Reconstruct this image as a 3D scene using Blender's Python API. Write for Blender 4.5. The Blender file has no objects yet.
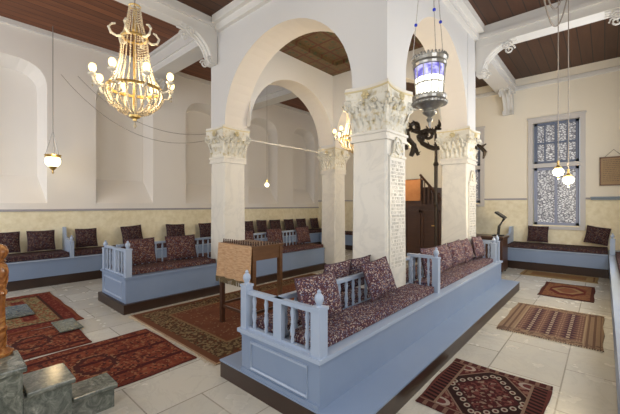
import bpy, bmesh, math, random
from mathutils import Vector, Matrix
random.seed(7)
PI = math.pi
scene = bpy.context.scene
COL = scene.collection

# ------------------------------------------------------------------ camera
cam_d = bpy.data.cameras.new('camera')
cam = bpy.data.objects.new('camera', cam_d); COL.objects.link(cam)
cam.location = (0, 0, 1.55)
cam.rotation_euler = (PI/2, 0, math.radians(41.6))
cam_d.sensor_width = 36.0
cam_d.lens = 332.0*36/620
cam_d.shift_y = -2.3/620
cam_d.clip_start = 0.02
scene.camera = cam
# ------------------------------------------------------------------ world, light, exposure
w = bpy.data.worlds.new('world'); scene.world = w; w.use_nodes = True
w.node_tree.nodes['Background'].inputs[0].default_value = (0.85, 0.92, 1.0, 1)
w.node_tree.nodes['Background'].inputs[1].default_value = 0.6
scene.view_settings.view_transform = 'Standard'
scene.view_settings.look = 'None'
scene.view_settings.gamma = 1
scene.view_settings.use_curve_mapping = False
scene.view_settings.exposure = -0.10
def area(name, loc, rot, sx, sy, power, col):
    d = bpy.data.lights.new(name, 'AREA'); d.shape = 'RECTANGLE'; d.size = sx; d.size_y = sy
    d.energy = power; d.color = col
    o = bpy.data.objects.new(name, d); o.location = loc; o.rotation_euler = rot; COL.objects.link(o)
DAY = (0.93, 0.96, 1.0)
for yy, pw_ in ((1.2, 46), (4.4, 56), (7.4, 84)):                     # panels for daylight from the right; no windows built in that wall
    area('daylight_right', (0.62, yy, 2.5), (0, PI/2, 0), 2.6, 1.3, pw_, DAY)
for xx, pw_ in ((-6.9, 112), (-3.6, 44), (-0.9, 70)):                  # added fill panels before the plain wall behind the camera
    area('fill_front', (xx, -1.92, 2.6), (PI/2, 0, 0), 1.5, 2.8, pw_, DAY)
def point(name, loc, power, col, r=0.1, parent=None):
    d = bpy.data.lights.new(name, 'POINT'); d.energy = power; d.color = col; d.shadow_soft_size = r
    o = bpy.data.objects.new(name, d); o.location = loc; COL.objects.link(o)
    if parent: o.parent = parent
    return o

# ------------------------------------------------------------------ node helpers
class NT:
    def __init__(s, m): s.t = m.node_tree; s.m = m
    def n(s, typ, **kw):
        nd = s.t.nodes.new(typ)
        for k, v in kw.items(): setattr(nd, k, v)
        return nd
    def put(s, sock, v):
        if isinstance(v, S): s.t.links.new(v.s, sock)
        elif isinstance(v, bpy.types.NodeSocket): s.t.links.new(v, sock)
        else: sock.default_value = v
    def math(s, op, a, b=0.0, clamp=False):
        nd = s.n('ShaderNodeMath', operation=op, use_clamp=clamp)
        s.put(nd.inputs[0], a); s.put(nd.inputs[1], b)
        return S(s, nd.outputs[0])
    def mix(s, f, a, b, blend='MIX'):
        nd = s.n('ShaderNodeMix', data_type='RGBA', blend_type=blend)
        s.put(nd.inputs[0], f)
        for i, v in ((6, a), (7, b)):
            if isinstance(v, tuple): v = (*v[:3], 1)
            s.put(nd.inputs[i], v)
        return S(s, nd.outputs[2])
    def coord(s, kind='Object'):
        return S(s, s.n('ShaderNodeTexCoord').outputs[kind])
    def pos(s): return S(s, s.n('ShaderNodeNewGeometry').outputs['Position'])
    def xyz(s, v):
        nd = s.n('ShaderNodeSeparateXYZ'); s.put(nd.inputs[0], v)
        return [S(s, o) for o in nd.outputs]
    def vec(s, x, y, z):
        nd = s.n('ShaderNodeCombineXYZ')
        for i, v in enumerate((x, y, z)): s.put(nd.inputs[i], v)
        return S(s, nd.outputs[0])
    def noise(s, v, scale, detail=3, rough=.55, dist=0):
        nd = s.n('ShaderNodeTexNoise'); s.put(nd.inputs['Vector'], v)
        nd.inputs['Scale'].default_value = scale; nd.inputs['Detail'].default_value = detail
        nd.inputs['Roughness'].default_value = rough; nd.inputs['Distortion'].default_value = dist
        return S(s, nd.outputs[0])
    def voro(s, v, scale, feature='F1', out=0):
        nd = s.n('ShaderNodeTexVoronoi', feature=feature); s.put(nd.inputs['Vector'], v)
        nd.inputs['Scale'].default_value = scale
        return S(s, nd.outputs[out])
    def ramp(s, f, stops, interp='LINEAR'):
        nd = s.n('ShaderNodeValToRGB'); nd.color_ramp.interpolation = interp
        e = nd.color_ramp.elements
        while len(e) < len(stops): e.new(0.5)
        for i, (p, c) in enumerate(stops):
            e[i].position = p; e[i].color = (*c[:3], 1)
        s.put(nd.inputs[0], f)
        return S(s, nd.outputs[0])
    def bump(s, h, strength=.3, dist=.01):
        nd = s.n('ShaderNodeBump'); nd.inputs['Strength'].default_value = strength
        nd.inputs['Distance'].default_value = dist; s.put(nd.inputs['Height'], h)
        return S(s, nd.outputs[0])
class S:
    def __init__(s, t, sock): s.t = t; s.s = sock
    def __add__(s, b): return s.t.math('ADD', s, b)
    def __sub__(s, b): return s.t.math('SUBTRACT', s, b)
    def __rsub__(s, b): return s.t.math('SUBTRACT', b, s)
    def __mul__(s, b): return s.t.math('MULTIPLY', s, b)
    def __truediv__(s, b): return s.t.math('DIVIDE', s, b)
    def abs(s): return s.t.math('ABSOLUTE', s)
    def lt(s, b): return s.t.math('LESS_THAN', s, b)
    def gt(s, b): return s.t.math('GREATER_THAN', s, b)
    def min(s, b): return s.t.math('MINIMUM', s, b)
    def max(s, b): return s.t.math('MAXIMUM', s, b)
    def frac(s): return s.t.math('FRACT', s)
    def sin(s): return s.t.math('SINE', s)
def mat(name, color=(.8, .8, .8), rough=.6, metal=0.0, spec=None, fn=None, **kw):
    m = bpy.data.materials.new(name); m.use_nodes = True
    b = m.node_tree.nodes['Principled BSDF']
    b.inputs['Base Color'].default_value = (*color[:3], 1)
    b.inputs['Roughness'].default_value = rough; b.inputs['Metallic'].default_value = metal
    if spec is not None: b.inputs['Specular IOR Level'].default_value = spec
    for k, v in kw.items(): b.inputs[k].default_value = v
    t = NT(m)
    if fn:
        r = fn(t)
        if not isinstance(r, dict): r = {'Base Color': r}
        for k, v in r.items(): t.put(b.inputs[k], v)
    return m
def emis(name, color, strength):
    return mat(name, color, .4, **{'Emission Color': (*color, 1), 'Emission Strength': strength})

# ------------------------------------------------------------------ materials
def plaster(upper, lower=None, zsplit=0):
    def fn(t):
        p = t.pos(); n = t.noise(p, 1.3, 4); f = t.noise(p, 9, 5)
        c = t.mix(n*0.5, upper, tuple(v*.90 for v in upper))
        if lower:
            z = t.xyz(p)[2]
            lo = t.mix(t.ramp(f, [(.38, (0, 0, 0)), (.66, (1, 1, 1))]), lower, (lower[0]*.88, lower[1]*.86, lower[2]*.80))
            c = t.mix(z.lt(zsplit), c, lo)
        return {'Base Color': c, 'Normal': t.bump(f, .12, .01)}
    return fn
M_wall_left = mat('plaster_left', rough=.85, fn=plaster((.80, .765, .72), (.86, .79, .59), 1.43))
M_wall_back = mat('plaster_back', rough=.85, fn=plaster((.82, .765, .655), (.86, .79, .60), 1.69))
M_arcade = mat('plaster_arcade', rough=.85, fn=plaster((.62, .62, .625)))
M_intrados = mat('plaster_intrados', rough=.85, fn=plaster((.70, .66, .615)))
M_beam = mat('plaster_beam', rough=.8, fn=plaster((.70, .69, .67)))
M_trim = mat('dado_paint', (.36, .34, .36), .6, fn=lambda t: t.mix(t.noise(t.pos(), 6)*.6, (.40, .38, .41), (.27, .25, .27)))
def planks(c1, c2, w, axis):
    def fn(t):
        p = t.pos(); x, y, z = t.xyz(p)
        a, b = (x, y) if axis == 'x' else (y, x)
        k = a/w; idx = t.math('FLOOR', k); fr = k.frac()
        wn = t.n('ShaderNodeTexWhiteNoise', noise_dimensions='1D'); t.put(wn.inputs['W'], idx)
        r = S(t, wn.outputs[0])
        g = t.noise(t.vec(a*14, b*1.2, r*20), 1.0, 5, .7)
        c = t.mix(g, c1, c2)
        c = t.mix(r*0.5, c, tuple(v*.5 for v in c1))
        gap = (fr - .5).abs().gt(.465)
        c = t.mix(gap, c, (.008, .005, .004))
        return {'Base Color': c, 'Normal': t.bump(g, .2, .01)}
    return fn
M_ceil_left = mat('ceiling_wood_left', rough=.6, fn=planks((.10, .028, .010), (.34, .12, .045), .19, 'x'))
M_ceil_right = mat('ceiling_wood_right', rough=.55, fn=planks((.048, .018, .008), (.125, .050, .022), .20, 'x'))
def painted(t):
    p = t.pos()
    n = t.noise(p, 8, 6, .7); v = t.voro(p, 9)
    c = t.mix(n, (.035, .018, .008), (.20, .13, .055))
    c = t.mix(t.ramp(v, [(.22, (1, 1, 1)), (.34, (0, 0, 0))]), c, (.060, .075, .035))
    x, y, z = t.xyz(p)
    g = ((x*2.6).frac() - .5).abs().gt(.44).max(((y*2.6).frac() - .5).abs().gt(.44))
    c = t.mix(g, c, (.10, .030, .014))
    return c
M_ceil_mid = mat('ceiling_painted', rough=.6, fn=painted)
M_dkwood = mat('dark_wood', rough=.35, fn=lambda t: t.mix(t.noise(t.vec(*[a*b for a, b in zip(t.xyz(t.coord()), (3, 3, 22))]), 1.5, 4), (.028, .011, .006), (.075, .03, .014)))
M_riser = mat('riser_wood', rough=.4, fn=lambda t: t.mix(t.noise(t.pos(), 5, 4), (.016, .007, .004), (.040, .018, .010)))
M_oak = mat('lectern_wood', rough=.4, fn=lambda t: t.mix(t.noise(t.vec(*[a*b for a, b in zip(t.xyz(t.coord()), (4, 4, 25))]), 1.5, 4), (.075, .030, .011), (.19, .085, .030)))
M_blue = mat('blue_paint', rough=.38, fn=lambda t: t.mix(t.noise(t.pos(), 3, 4), (.180, .245, .375), (.215, .28, .41)))
M_blue_light = mat('blue_paint_rails', rough=.38, fn=lambda t: t.mix(t.noise(t.pos(), 3, 4), (.30, .37, .50), (.35, .42, .55)))
def marble_white(t):
    p = t.pos()
    n = t.noise(p, 1.6, 6, .6, 1.2)
    v = t.ramp((n-.5).abs(), [(0, (1, 1, 1)), (.05, (0, 0, 0))])
    c = t.mix(t.noise(p, .9, 4), (.69, .665, .61), (.60, .575, .52))
    return {'Base Color': t.mix(v*.30, c, (.45, .44, .42))}
M_marble = mat('column_marble', rough=.42, fn=marble_white)
def floor_fn(t):
    p = t.pos(); x, y, z = t.xyz(p)
    br = t.n('ShaderNodeTexBrick', offset=.5, squash=1.0)
    t.put(br.inputs['Vector'], t.vec(y + .21, x - .27, 0.0))
    for k, v in (('Scale', 1.0), ('Mortar Size', .006), ('Mortar Smooth', .1), ('Bias', 0), ('Brick Width', .83), ('Row Height', .55)):
        br.inputs[k].default_value = v
    br.inputs['Color1'].default_value = (.42, .405, .365, 1); br.inputs['Color2'].default_value = (.55, .53, .485, 1)
    br.inputs['Mortar'].default_value = (.22, .205, .18, 1)
    c = S(t, br.outputs[0])
    n = t.noise(p, 2.2, 7, .65, 1.6)
    vein = t.ramp((n-.5).abs(), [(0, (1, 1, 1)), (.035, (0, 0, 0))])
    c = t.mix(vein*.38, c, (.36, .345, .32))
    c = t.mix(t.ramp(t.noise(p, 1.1, 5), [(.42, (0, 0, 0)), (.72, (1, 1, 1))])*.35, c, (.52, .47, .38))
    return {'Base Color': c, 'Roughness': t.noise(p, 4, 3)*.12 + .20, 'Normal': t.bump(S(t, br.outputs[1])*-1.0, .15, .004)}
M_floor = mat('marble_floor', rough=.28, fn=floor_fn)
def marble_grey(t):
    p = t.pos(); n = t.noise(p, 9, 8, .7, 2.0)
    return {'Base Color': t.ramp(n, [(.3, (.035, .043, .036)), (.47, (.095, .105, .09)), (.6, (.18, .19, .165)), (.72, (.36, .36, .33))])}
M_greymarble = mat('grey_marble', rough=.16, fn=marble_grey)
M_onyx = mat('onyx', rough=.12, fn=lambda t: t.ramp(t.noise(t.coord(), 9, 6, .6, 2.5), [(.3, (.09, .028, .008)), (.5, (.27, .10, .028)), (.7, (.50, .27, .09))]))
M_gold = mat('gilt', (.58, .50, .30), .5, .1)
def cap_fn(t):
    n = t.noise(t.pos(), 16, 5)
    return {'Base Color': t.mix(t.ramp(n, [(.52, (0, 0, 0)), (.70, (1, 1, 1))]), (.67, .65, .58), (.50, .42, .24))}
M_cap = mat('capital_plaster', rough=.6, fn=cap_fn)
def fabric(base, specks, sc):
    def fn(t):
        p = t.coord()
        col = t.voro(p, sc, out=1); d = t.voro(p, sc, out=0)
        r = t.xyz(col)[0]
        c = t.ramp(r, [(0, base), (.40, specks[0]), (.55, base), (.63, specks[1]), (.73, specks[2]), (.85, base), (.91, specks[3])], 'CONSTANT')
        c = t.mix(d.gt(.75), c, base)
        n = t.noise(p, sc*1.5, 2)
        return {'Base Color': c, 'Normal': t.bump(n, .3, .004)}
    return fn
M_fab = mat('cushion_fabric', rough=.95, spec=.1, fn=fabric((.070, .032, .042), ((.12, .13, .20), (.34, .23, .19), (.12, .055, .065), (.44, .38, .34)), 105))
M_fab_dark = mat('cushion_fabric_dark', rough=.95, spec=.1, fn=fabric((.040, .018, .020), ((.045, .05, .07), (.15, .09, .07), (.065, .027, .030), (.18, .13, .10)), 95))
M_fab_red = mat('pad_fabric_red', rough=.95, spec=.1, fn=fabric((.070, .028, .028), ((.085, .08, .11), (.20, .12, .09), (.11, .045, .040), (.27, .19, .145)), 95))
M_pipe = mat('cushion_piping', (.06, .03, .04), .9)
M_cloth = mat('lectern_cloth', rough=.8, fn=lambda t: t.mix(t.ramp(t.noise(t.vec(*[a*b for a, b in zip(t.xyz(t.coord()), (6, 6, 40))]), 2, 4), [(.4, (0, 0, 0)), (.62, (1, 1, 1))]), (.46, .30, .17), (.33, .19, .10)))
M_rust = mat('rust_cloth', rough=.85, fn=lambda t: t.mix(t.noise(t.coord(), 7, 5), (.42, .16, .06), (.60, .30, .13)))
M_iron = mat('black_iron', (.035, .023, .014), .45, .4)
M_black = mat('black_paint', (.015, .013, .012), .4)
M_silver = mat('tarnished_silver', rough=.32, metal=.85, fn=lambda t: t.mix(t.noise(t.coord(), 40, 3), (.16, .155, .145), (.44, .43, .40)))
M_chain = mat('chain_metal', (.38, .36, .34), .4, .7)
M_cable = mat('cable_grey', (.27, .235, .20), .6)
M_brass = mat('brass', (.55, .38, .14), .3, .9)
M_crystal = mat('crystal', (.62, .54, .40), .12, **{'Transmission Weight': .35, 'IOR': 1.5})
M_milkglass = mat('milk_glass', (.62, .57, .47), .25)
M_bulb = emis('bulb_glow', (1.0, .72, .30), 3.4)
M_bulbw = emis('bulb_white', (1.0, .88, .55), 5)
M_lampglass = emis('lit_lower_glass', (1.0, .97, .82), 2.6)
M_blueglass = mat('blue_glass', rough=.12, fn=lambda t: (lambda c: {'Base Color': c, 'Emission Color': c, 'Emission Strength': .45})(t.ramp(t.noise(t.coord(), 22, 2), [(.4, (.16, .14, .52)), (.62, (.55, .55, .85))])), **{'Transmission Weight': .4})
M_bead = mat('blue_bead', (.03, .05, .45), .15)
M_cream = mat('cream_glass', (.9, .8, .55), .3)
def pane_fn(t):
    p = t.coord(); e = t.voro(t.vec(*[a*b for a, b in zip(t.xyz(p), (1, 1, 1.7))]), 15, 'DISTANCE_TO_EDGE')
    m = t.ramp(e, [(.04, (0, 0, 0)), (.20, (1, 1, 1))])
    c = t.mix(m, (.10, .10, .12), (.56, .56, .57))
    return {'Base Color': c, 'Emission Color': c, 'Emission Strength': .45}
M_pane = mat('leaded_pane', rough=.3, fn=pane_fn)
M_sash = mat('sash_paint', (.12, .15, .23), .45)
M_sash_low = mat('lower_sash_paint', (.27, .30, .42), .45)
M_casing = mat('casing_paint', (.56, .54, .53), .6)
M_parch = mat('parchment', rough=.8, fn=lambda t: t.mix(t.noise(t.coord(), 8, 5), (.30, .20, .11), (.44, .31, .18)))
M_ink = mat('ink', (.13, .10, .08), .8)
M_engrave = mat('engraved_letters', (.50, .485, .45), .7)
M_shelf = mat('blue_grey_shelf', (.20, .26, .33), .5)

# ------------------------------------------------------------------ mesh helpers
def nb(): return bmesh.new()
def box(bm, x0, x1, y0, y1, z0, z1):
    vs = [bm.verts.new((x, y, z)) for z in (z0, z1) for x, y in ((x0, y0), (x1, y0), (x1, y1), (x0, y1))]
    for f in ((3, 2, 1, 0), (4, 5, 6, 7), (0, 1, 5, 4), (1, 2, 6, 5), (2, 3, 7, 6), (3, 0, 4, 7)):
        bm.faces.new([vs[i] for i in f])
    return vs
def prism(bm, pts, h0, h1, axis='z'):
    def P(a, b, h): return {'z': (a, b, h), 'y': (a, h, b), 'x': (h, a, b)}[axis]
    lo = [bm.verts.new(P(a, b, h0)) for a, b in pts]; hi = [bm.verts.new(P(a, b, h1)) for a, b in pts]
    n = len(pts)
    bm.faces.new(lo[::-1]); bm.faces.new(hi)
    for i in range(n): bm.faces.new((lo[i], lo[(i+1) % n], hi[(i+1) % n], hi[i]))
def lathe(bm, prof, c=(0, 0, 0), n=12, sq=False):
    rings = []
    for r, z in prof:
        rings.append([bm.verts.new((c[0]+max(r, 1e-4)*math.cos(2*PI*(k+(.5 if sq else 0))/n), c[1]+max(r, 1e-4)*math.sin(2*PI*(k+(.5 if sq else 0))/n), c[2]+z)) for k in range(n)])
    for a, b in zip(rings, rings[1:]):
        for k in range(n): bm.faces.new((a[k], a[(k+1) % n], b[(k+1) % n], b[k]))
    bm.faces.new(rings[0][::-1]); bm.faces.new(rings[-1])
def tube(bm, pts, r, n=6):
    pts = [Vector(p) for p in pts]; rings = []
    for i, p in enumerate(pts):
        d = (pts[min(i+1, len(pts)-1)] - pts[max(i-1, 0)]).normalized()
        a = d.cross(Vector((0, 0, 1)) if abs(d.z) < .9 else Vector((1, 0, 0))).normalized(); b = d.cross(a)
        rr = r[i] if isinstance(r, (list, tuple)) else r
        rings.append([bm.verts.new(p + (a*math.cos(2*PI*k/n) + b*math.sin(2*PI*k/n))*rr) for k in range(n)])
    for A, B in zip(rings, rings[1:]):
        for k in range(n): bm.faces.new((A[k], A[(k+1) % n], B[(k+1) % n], B[k]))
    bm.faces.new(rings[0][::-1]); bm.faces.new(rings[-1])
def ball(bm, c, r, seg=10, sz=1.0):
    bmesh.ops.create_uvsphere(bm, u_segments=seg, v_segments=max(4, seg*2//3), radius=r, matrix=Matrix.Translation(c) @ Matrix.Diagonal((1, 1, sz, 1)))
def octa(bm, c, r, h):
    c = Vector(c)
    e = [bm.verts.new(c + Vector((math.cos(k*PI/2)*r, math.sin(k*PI/2)*r, 0))) for k in range(4)]
    t = bm.verts.new(c + Vector((0, 0, h))); b = bm.verts.new(c - Vector((0, 0, h)))
    for k in range(4):
        bm.faces.new((e[k], e[(k+1) % 4], t)); bm.faces.new((e[(k+1) % 4], e[k], b))
def arc(p0, p1, sag, n=10):
    p0, p1 = Vector(p0), Vector(p1)
    return [p0.lerp(p1, i/n) - Vector((0, 0, sag*4*(i/n)*(1-i/n))) for i in range(n+1)]
def bevel(bm, w, seg=1):
    bmesh.ops.bevel(bm, geom=list(bm.edges), offset=w, segments=seg, profile=.5, affect='EDGES')
def obj(name, bm, m, parent=None, smooth=False, world=False):
    """one mesh object; world=True: the shape was laid out in room coordinates"""
    bmesh.ops.recalc_face_normals(bm, faces=bm.faces)
    if world and parent is not None:
        off = Vector((0, 0, 0)); q = parent
        while q is not None: off += q.location; q = q.parent
        bmesh.ops.translate(bm, verts=bm.verts, vec=-off)
    me = bpy.data.meshes.new(name); bm.to_mesh(me); bm.free()
    for x in (m if isinstance(m, (list, tuple)) else [m]): me.materials.append(x)
    if smooth:
        for p in me.polygons: p.use_smooth = True
        try: me.set_sharp_from_angle(angle=math.radians(40))
        except Exception: pass
    o = bpy.data.objects.new(name, me); COL.objects.link(o)
    if parent is not None: o.parent = parent
    return o
def center_origin(o, base=None):
    """move the object's origin to the base centre of its mesh"""
    vs = [v.co for v in o.data.vertices]
    lo = Vector([min(v[i] for v in vs) for i in range(3)]); hi = Vector([max(v[i] for v in vs) for i in range(3)])
    c = Vector(((lo.x+hi.x)/2, (lo.y+hi.y)/2, lo.z))
    o.data.transform(Matrix.Translation(-c)); o.location = c
    return o
def tag(o, label, cat, group=None):
    o['label'] = label; o['category'] = cat
    if group: o['group'] = group
    return o
def thing(name, label, cat, loc=(0, 0, 0), rz=0, group=None):
    o = bpy.data.objects.new(name, None); COL.objects.link(o); o.empty_display_size = .1
    o.location = loc; o.rotation_euler = (0, 0, rz)
    return tag(o, label, cat, group)
def struct(name, bm, m):
    o = obj(name, bm, m); o['kind'] = 'structure'; return o
def copy_tree(o, parent=None):
    c = o.copy(); COL.objects.link(c)
    if parent is not None: c.parent = parent
    for ch in list(o.children): copy_tree(ch, c)
    return c

# ------------------------------------------------------------------ room shell
XL, XR, YB, YF = -8.6, 0.66, 10.2, -2.0
bm = nb(); box(bm, XL-.45, XR+.1, YF-.1, YB+.35, -.1, 0); struct('floor', bm, M_floor)
def fill_loops(bm, loops):
    es = []
    vl = []
    for lp in loops:
        v = [bm.verts.new(p) for p in lp]; vl.append(v)
        for i in range(len(v)): es.append(bm.edges.new((v[i], v[(i+1) % len(v)])))
    bmesh.ops.triangle_fill(bm, use_beauty=True, use_dissolve=False, edges=es)
    return vl
# left wall with deep round-headed niches
def niche_loop(y0, y1, zb, zs, zt, x, n=14):
    pts = [(x, y0, zb), (x, y1, zb)]
    cy, hw = (y0+y1)/2, (y1-y0)/2
    for i in range(n+1):
        a = PI*i/n
        ca, sa = math.cos(a), math.sin(a)
        pts.append((x, cy + hw*math.copysign(abs(ca)**.72, ca), zs + (zt-zs)*abs(sa)**.8))
    return pts
bm = nb()
niches = [(-1.90, -.63), (.25, 1.52), (2.40, 3.67), (4.55, 5.82), (6.70, 7.97), (8.75, 9.95)]
outer = [(XL, YF, 0), (XL, YB, 0), (XL, YB, 5.3), (XL, YF, 5.3)]
fr = [niche_loop(a, b, 1.58, 3.92, 4.45, XL) for a, b in niches]
loops = fill_loops(bm, [outer] + fr)
for (a, b), lp in zip(niches, loops[1:]):
    bk = [bm.verts.new(p) for p in niche_loop(a+.10, b-.10, 2.15, 3.84, 4.30, XL-.38)]
    n = len(lp)
    for i in range(n): bm.faces.new((lp[i], lp[(i+1) % n], bk[(i+1) % n], bk[i]))
    bm.faces.new(bk)
struct('wall_left', bm, M_wall_left)
# back wall with window openings
WX0, WX1, WZ0, WZ1 = -1.385, -.44, 1.04, 3.63
W2 = (-3.42, -2.62, 1.6, 3.6)
bm = nb()
def rect(x0, x1, z0, z1, y): return [(x0, y, z0), (x1, y, z0), (x1, y, z1), (x0, y, z1)]
loops = fill_loops(bm, [rect(XL, XR, 0, 5.3, YB), rect(WX0, WX1, WZ0, WZ1, YB), rect(W2[0], W2[1], W2[2], W2[3], YB)])
for lp in loops[1:]:
    bk = [bm.verts.new(v.co + Vector((0, .22, 0))) for v in lp]
    for i in range(4): bm.faces.new((lp[i], lp[(i+1) % 4], bk[(i+1) % 4], bk[i]))
struct('wall_back', bm, M_wall_back)
bm = nb(); box(bm, XR, XR+.1, YF, YB, 0, 5.3); struct('wall_right', bm, M_wall_back)
bm = nb(); box(bm, XL, XR, YF-.1, YF, 0, 5.3); struct('wall_front', bm, M_wall_back)
# dado lines
bm = nb(); box(bm, XL, XL+.02, YF, YB, 1.415, 1.46); struct('trim_1', bm, M_trim)
bm = nb(); box(bm, XL, WX0-.12, YB-.02, YB, 1.675, 1.72); struct('trim_2', bm, M_trim)
bm = nb(); box(bm, WX1+.10, XR, YB-.02, YB, 1.675, 1.72); struct('trim_3', bm, M_trim)
# cornices below the ceilings
bm = nb(); box(bm, XL, XL+.06, YF, YB, 5.03, 5.12); struct('trim_4', bm, M_beam)
bm = nb(); prism(bm, [(YB, 4.56), (YB-.03, 4.58), (YB-.03, 4.66), (YB, 4.68)], -8.5, XR, 'x'); struct('trim_5', bm, M_beam)

# ------------------------------------------------------------------ arcade, beams, ceilings
C1 = (-2.29, -1.82, 3.33, 3.84); C4 = (-2.29, -1.82, 6.25, 6.80)
C2 = (-5.40, -4.96, 3.33, 3.80); C3 = (-5.22, -4.79, 6.29, 6.72)
ZS, ZT = 2.93, 5.2
def arch_wall(name, a0, a1, s0, s1, h0, h1, axis, drop=0.0):
    """wall from a0 to a1 with a round arch between s0 and s1; the arch lining keeps its warmer wash"""
    pts = [(a0, ZS), (s0, ZS)] if s0 > a0 + .01 else []
    c, r = (s0+s1)/2, (s1-s0)/2
    N = 28
    st = .06
    arch = [(c - r*math.cos(PI*i/N), ZS + st + (r+drop)*math.sin(PI*i/N)) for i in range(N+1)]
    pts += arch
    if s1 < a1 - .01: pts += [(s1, ZS), (a1, ZS)]
    pts += [(a1, ZT), (a0, ZT)]
    bm = nb(); prism(bm, pts, h0, h1, axis)
    bm.normal_update()
    k = 0 if axis == 'x' else 1
    for f in bm.faces:
        ctr = f.calc_center_median()
        al = ctr.y if axis == 'x' else ctr.x
        n = f.normal
        flat = abs(n.x if axis == 'x' else n.y) < .1
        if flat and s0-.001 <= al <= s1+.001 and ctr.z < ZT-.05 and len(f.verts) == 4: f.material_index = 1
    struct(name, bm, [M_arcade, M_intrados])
arch_wall('wall_arcade_front', C2[0], C1[1], C2[1], C1[0], 3.35, 3.82, 'y', -.11)
arch_wall('wall_arcade_back', C3[0], C4[1], C3[1], C4[0], 6.29, 6.74, 'y')
arch_wall('wall_arcade_left', 3.82, 6.29, 3.82, 6.29, C3[0]-.08, C3[1]-.06, 'x', -.09)
arch_wall('wall_arcade_right', 3.82, 6.29, 3.82, 6.27, C1[0]+.01, C1[1]-.01, 'x', .06)
def beam(name, x0, x1, y0, y1, zb, zt, along):
    bm = nb(); box(bm, x0, x1, y0, y1, zb, zt)
    if along == 'x':
        for yy, s in ((y0, -1), (y1, 1)):
            box(bm, x0, x1, min(yy, yy+s*.04), max(yy, yy+s*.04), zb+.14, zb+.20)
            box(bm, x0, x1, min(yy, yy+s*.06), max(yy, yy+s*.06), zt-.14, zt)
    else:
        for xx, s in ((x0, -1), (x1, 1)):
            box(bm, min(xx, xx+s*.04), max(xx, xx+s*.04), y0, y1, zb+.14, zb+.20)
            box(bm, min(xx, xx+s*.06), max(xx, xx+s*.06), y0, y1, zt-.14, zt)
    struct(name, bm, M_beam)
beam('trim_6', XL, -5.46, 3.40, 3.76, 4.66, 5.2, 'x')
beam('trim_7', XL, C3[0], 6.32, 6.70, 4.55, 5.2, 'x')
beam('trim_8', C1[1], XR, 3.36, 3.80, 4.52, 5.2, 'x')
beam('trim_9', C4[1], XR, 6.76, 7.06, 4.50, 5.2, 'x')
beam('trim_10', -5.40, -5.20, YF, 3.35, 4.56, 5.2, 'y')
beam('trim_11', -2.25, -1.86, YF, 3.35, 4.55, 5.2, 'y')
beam('trim_12', -5.20, -4.84, 6.74, YB, 4.50, 5.2, 'y')
beam('trim_13', -2.14, -1.77, 6.80, YB, 4.50, 5.2, 'y')
for nm, x0, x1, y0, y1 in (('trim_15', -1.83, -1.66, 3.80, 6.72), ('trim_16', -5.15, -2.25, 3.21, 3.35)):
    bm = nb(); box(bm, x0, x1, y0, y1, 4.74, 4.90)
    if nm == 'trim_15': box(bm, x0, x0+.08, y0, y1, 4.62, 4.74)
    else: box(bm, x0, x1, y1-.07, y1, 4.62, 4.74)
    struct(nm, bm, M_beam)
xs = [(XL, -5.30, 'l'), (-5.30, -2.05, 'm'), (-2.05, XR, 'r')]
ys = [(YF, 3.58, 0), (3.58, 6.60, 1), (6.60, YB, 2)]
for x0, x1, a in xs:
    for y0, y1, b in ys:
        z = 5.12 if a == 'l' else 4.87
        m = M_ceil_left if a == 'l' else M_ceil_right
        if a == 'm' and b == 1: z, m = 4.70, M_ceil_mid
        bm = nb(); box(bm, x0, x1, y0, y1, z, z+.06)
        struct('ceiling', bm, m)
# frame round the painted middle ceiling
bm = nb()
for (x0, x1, y0, y1) in ((-4.87, -4.45, 3.82, 6.29), (-2.7, -2.28, 3.82, 6.29), (-4.45, -2.7, 3.82, 4.24), (-4.45, -2.7, 5.87, 6.29)):
    box(bm, x0, x1, y0, y1, 4.62, 4.70)
struct('trim_14', bm, M_ceil_mid)

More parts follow.
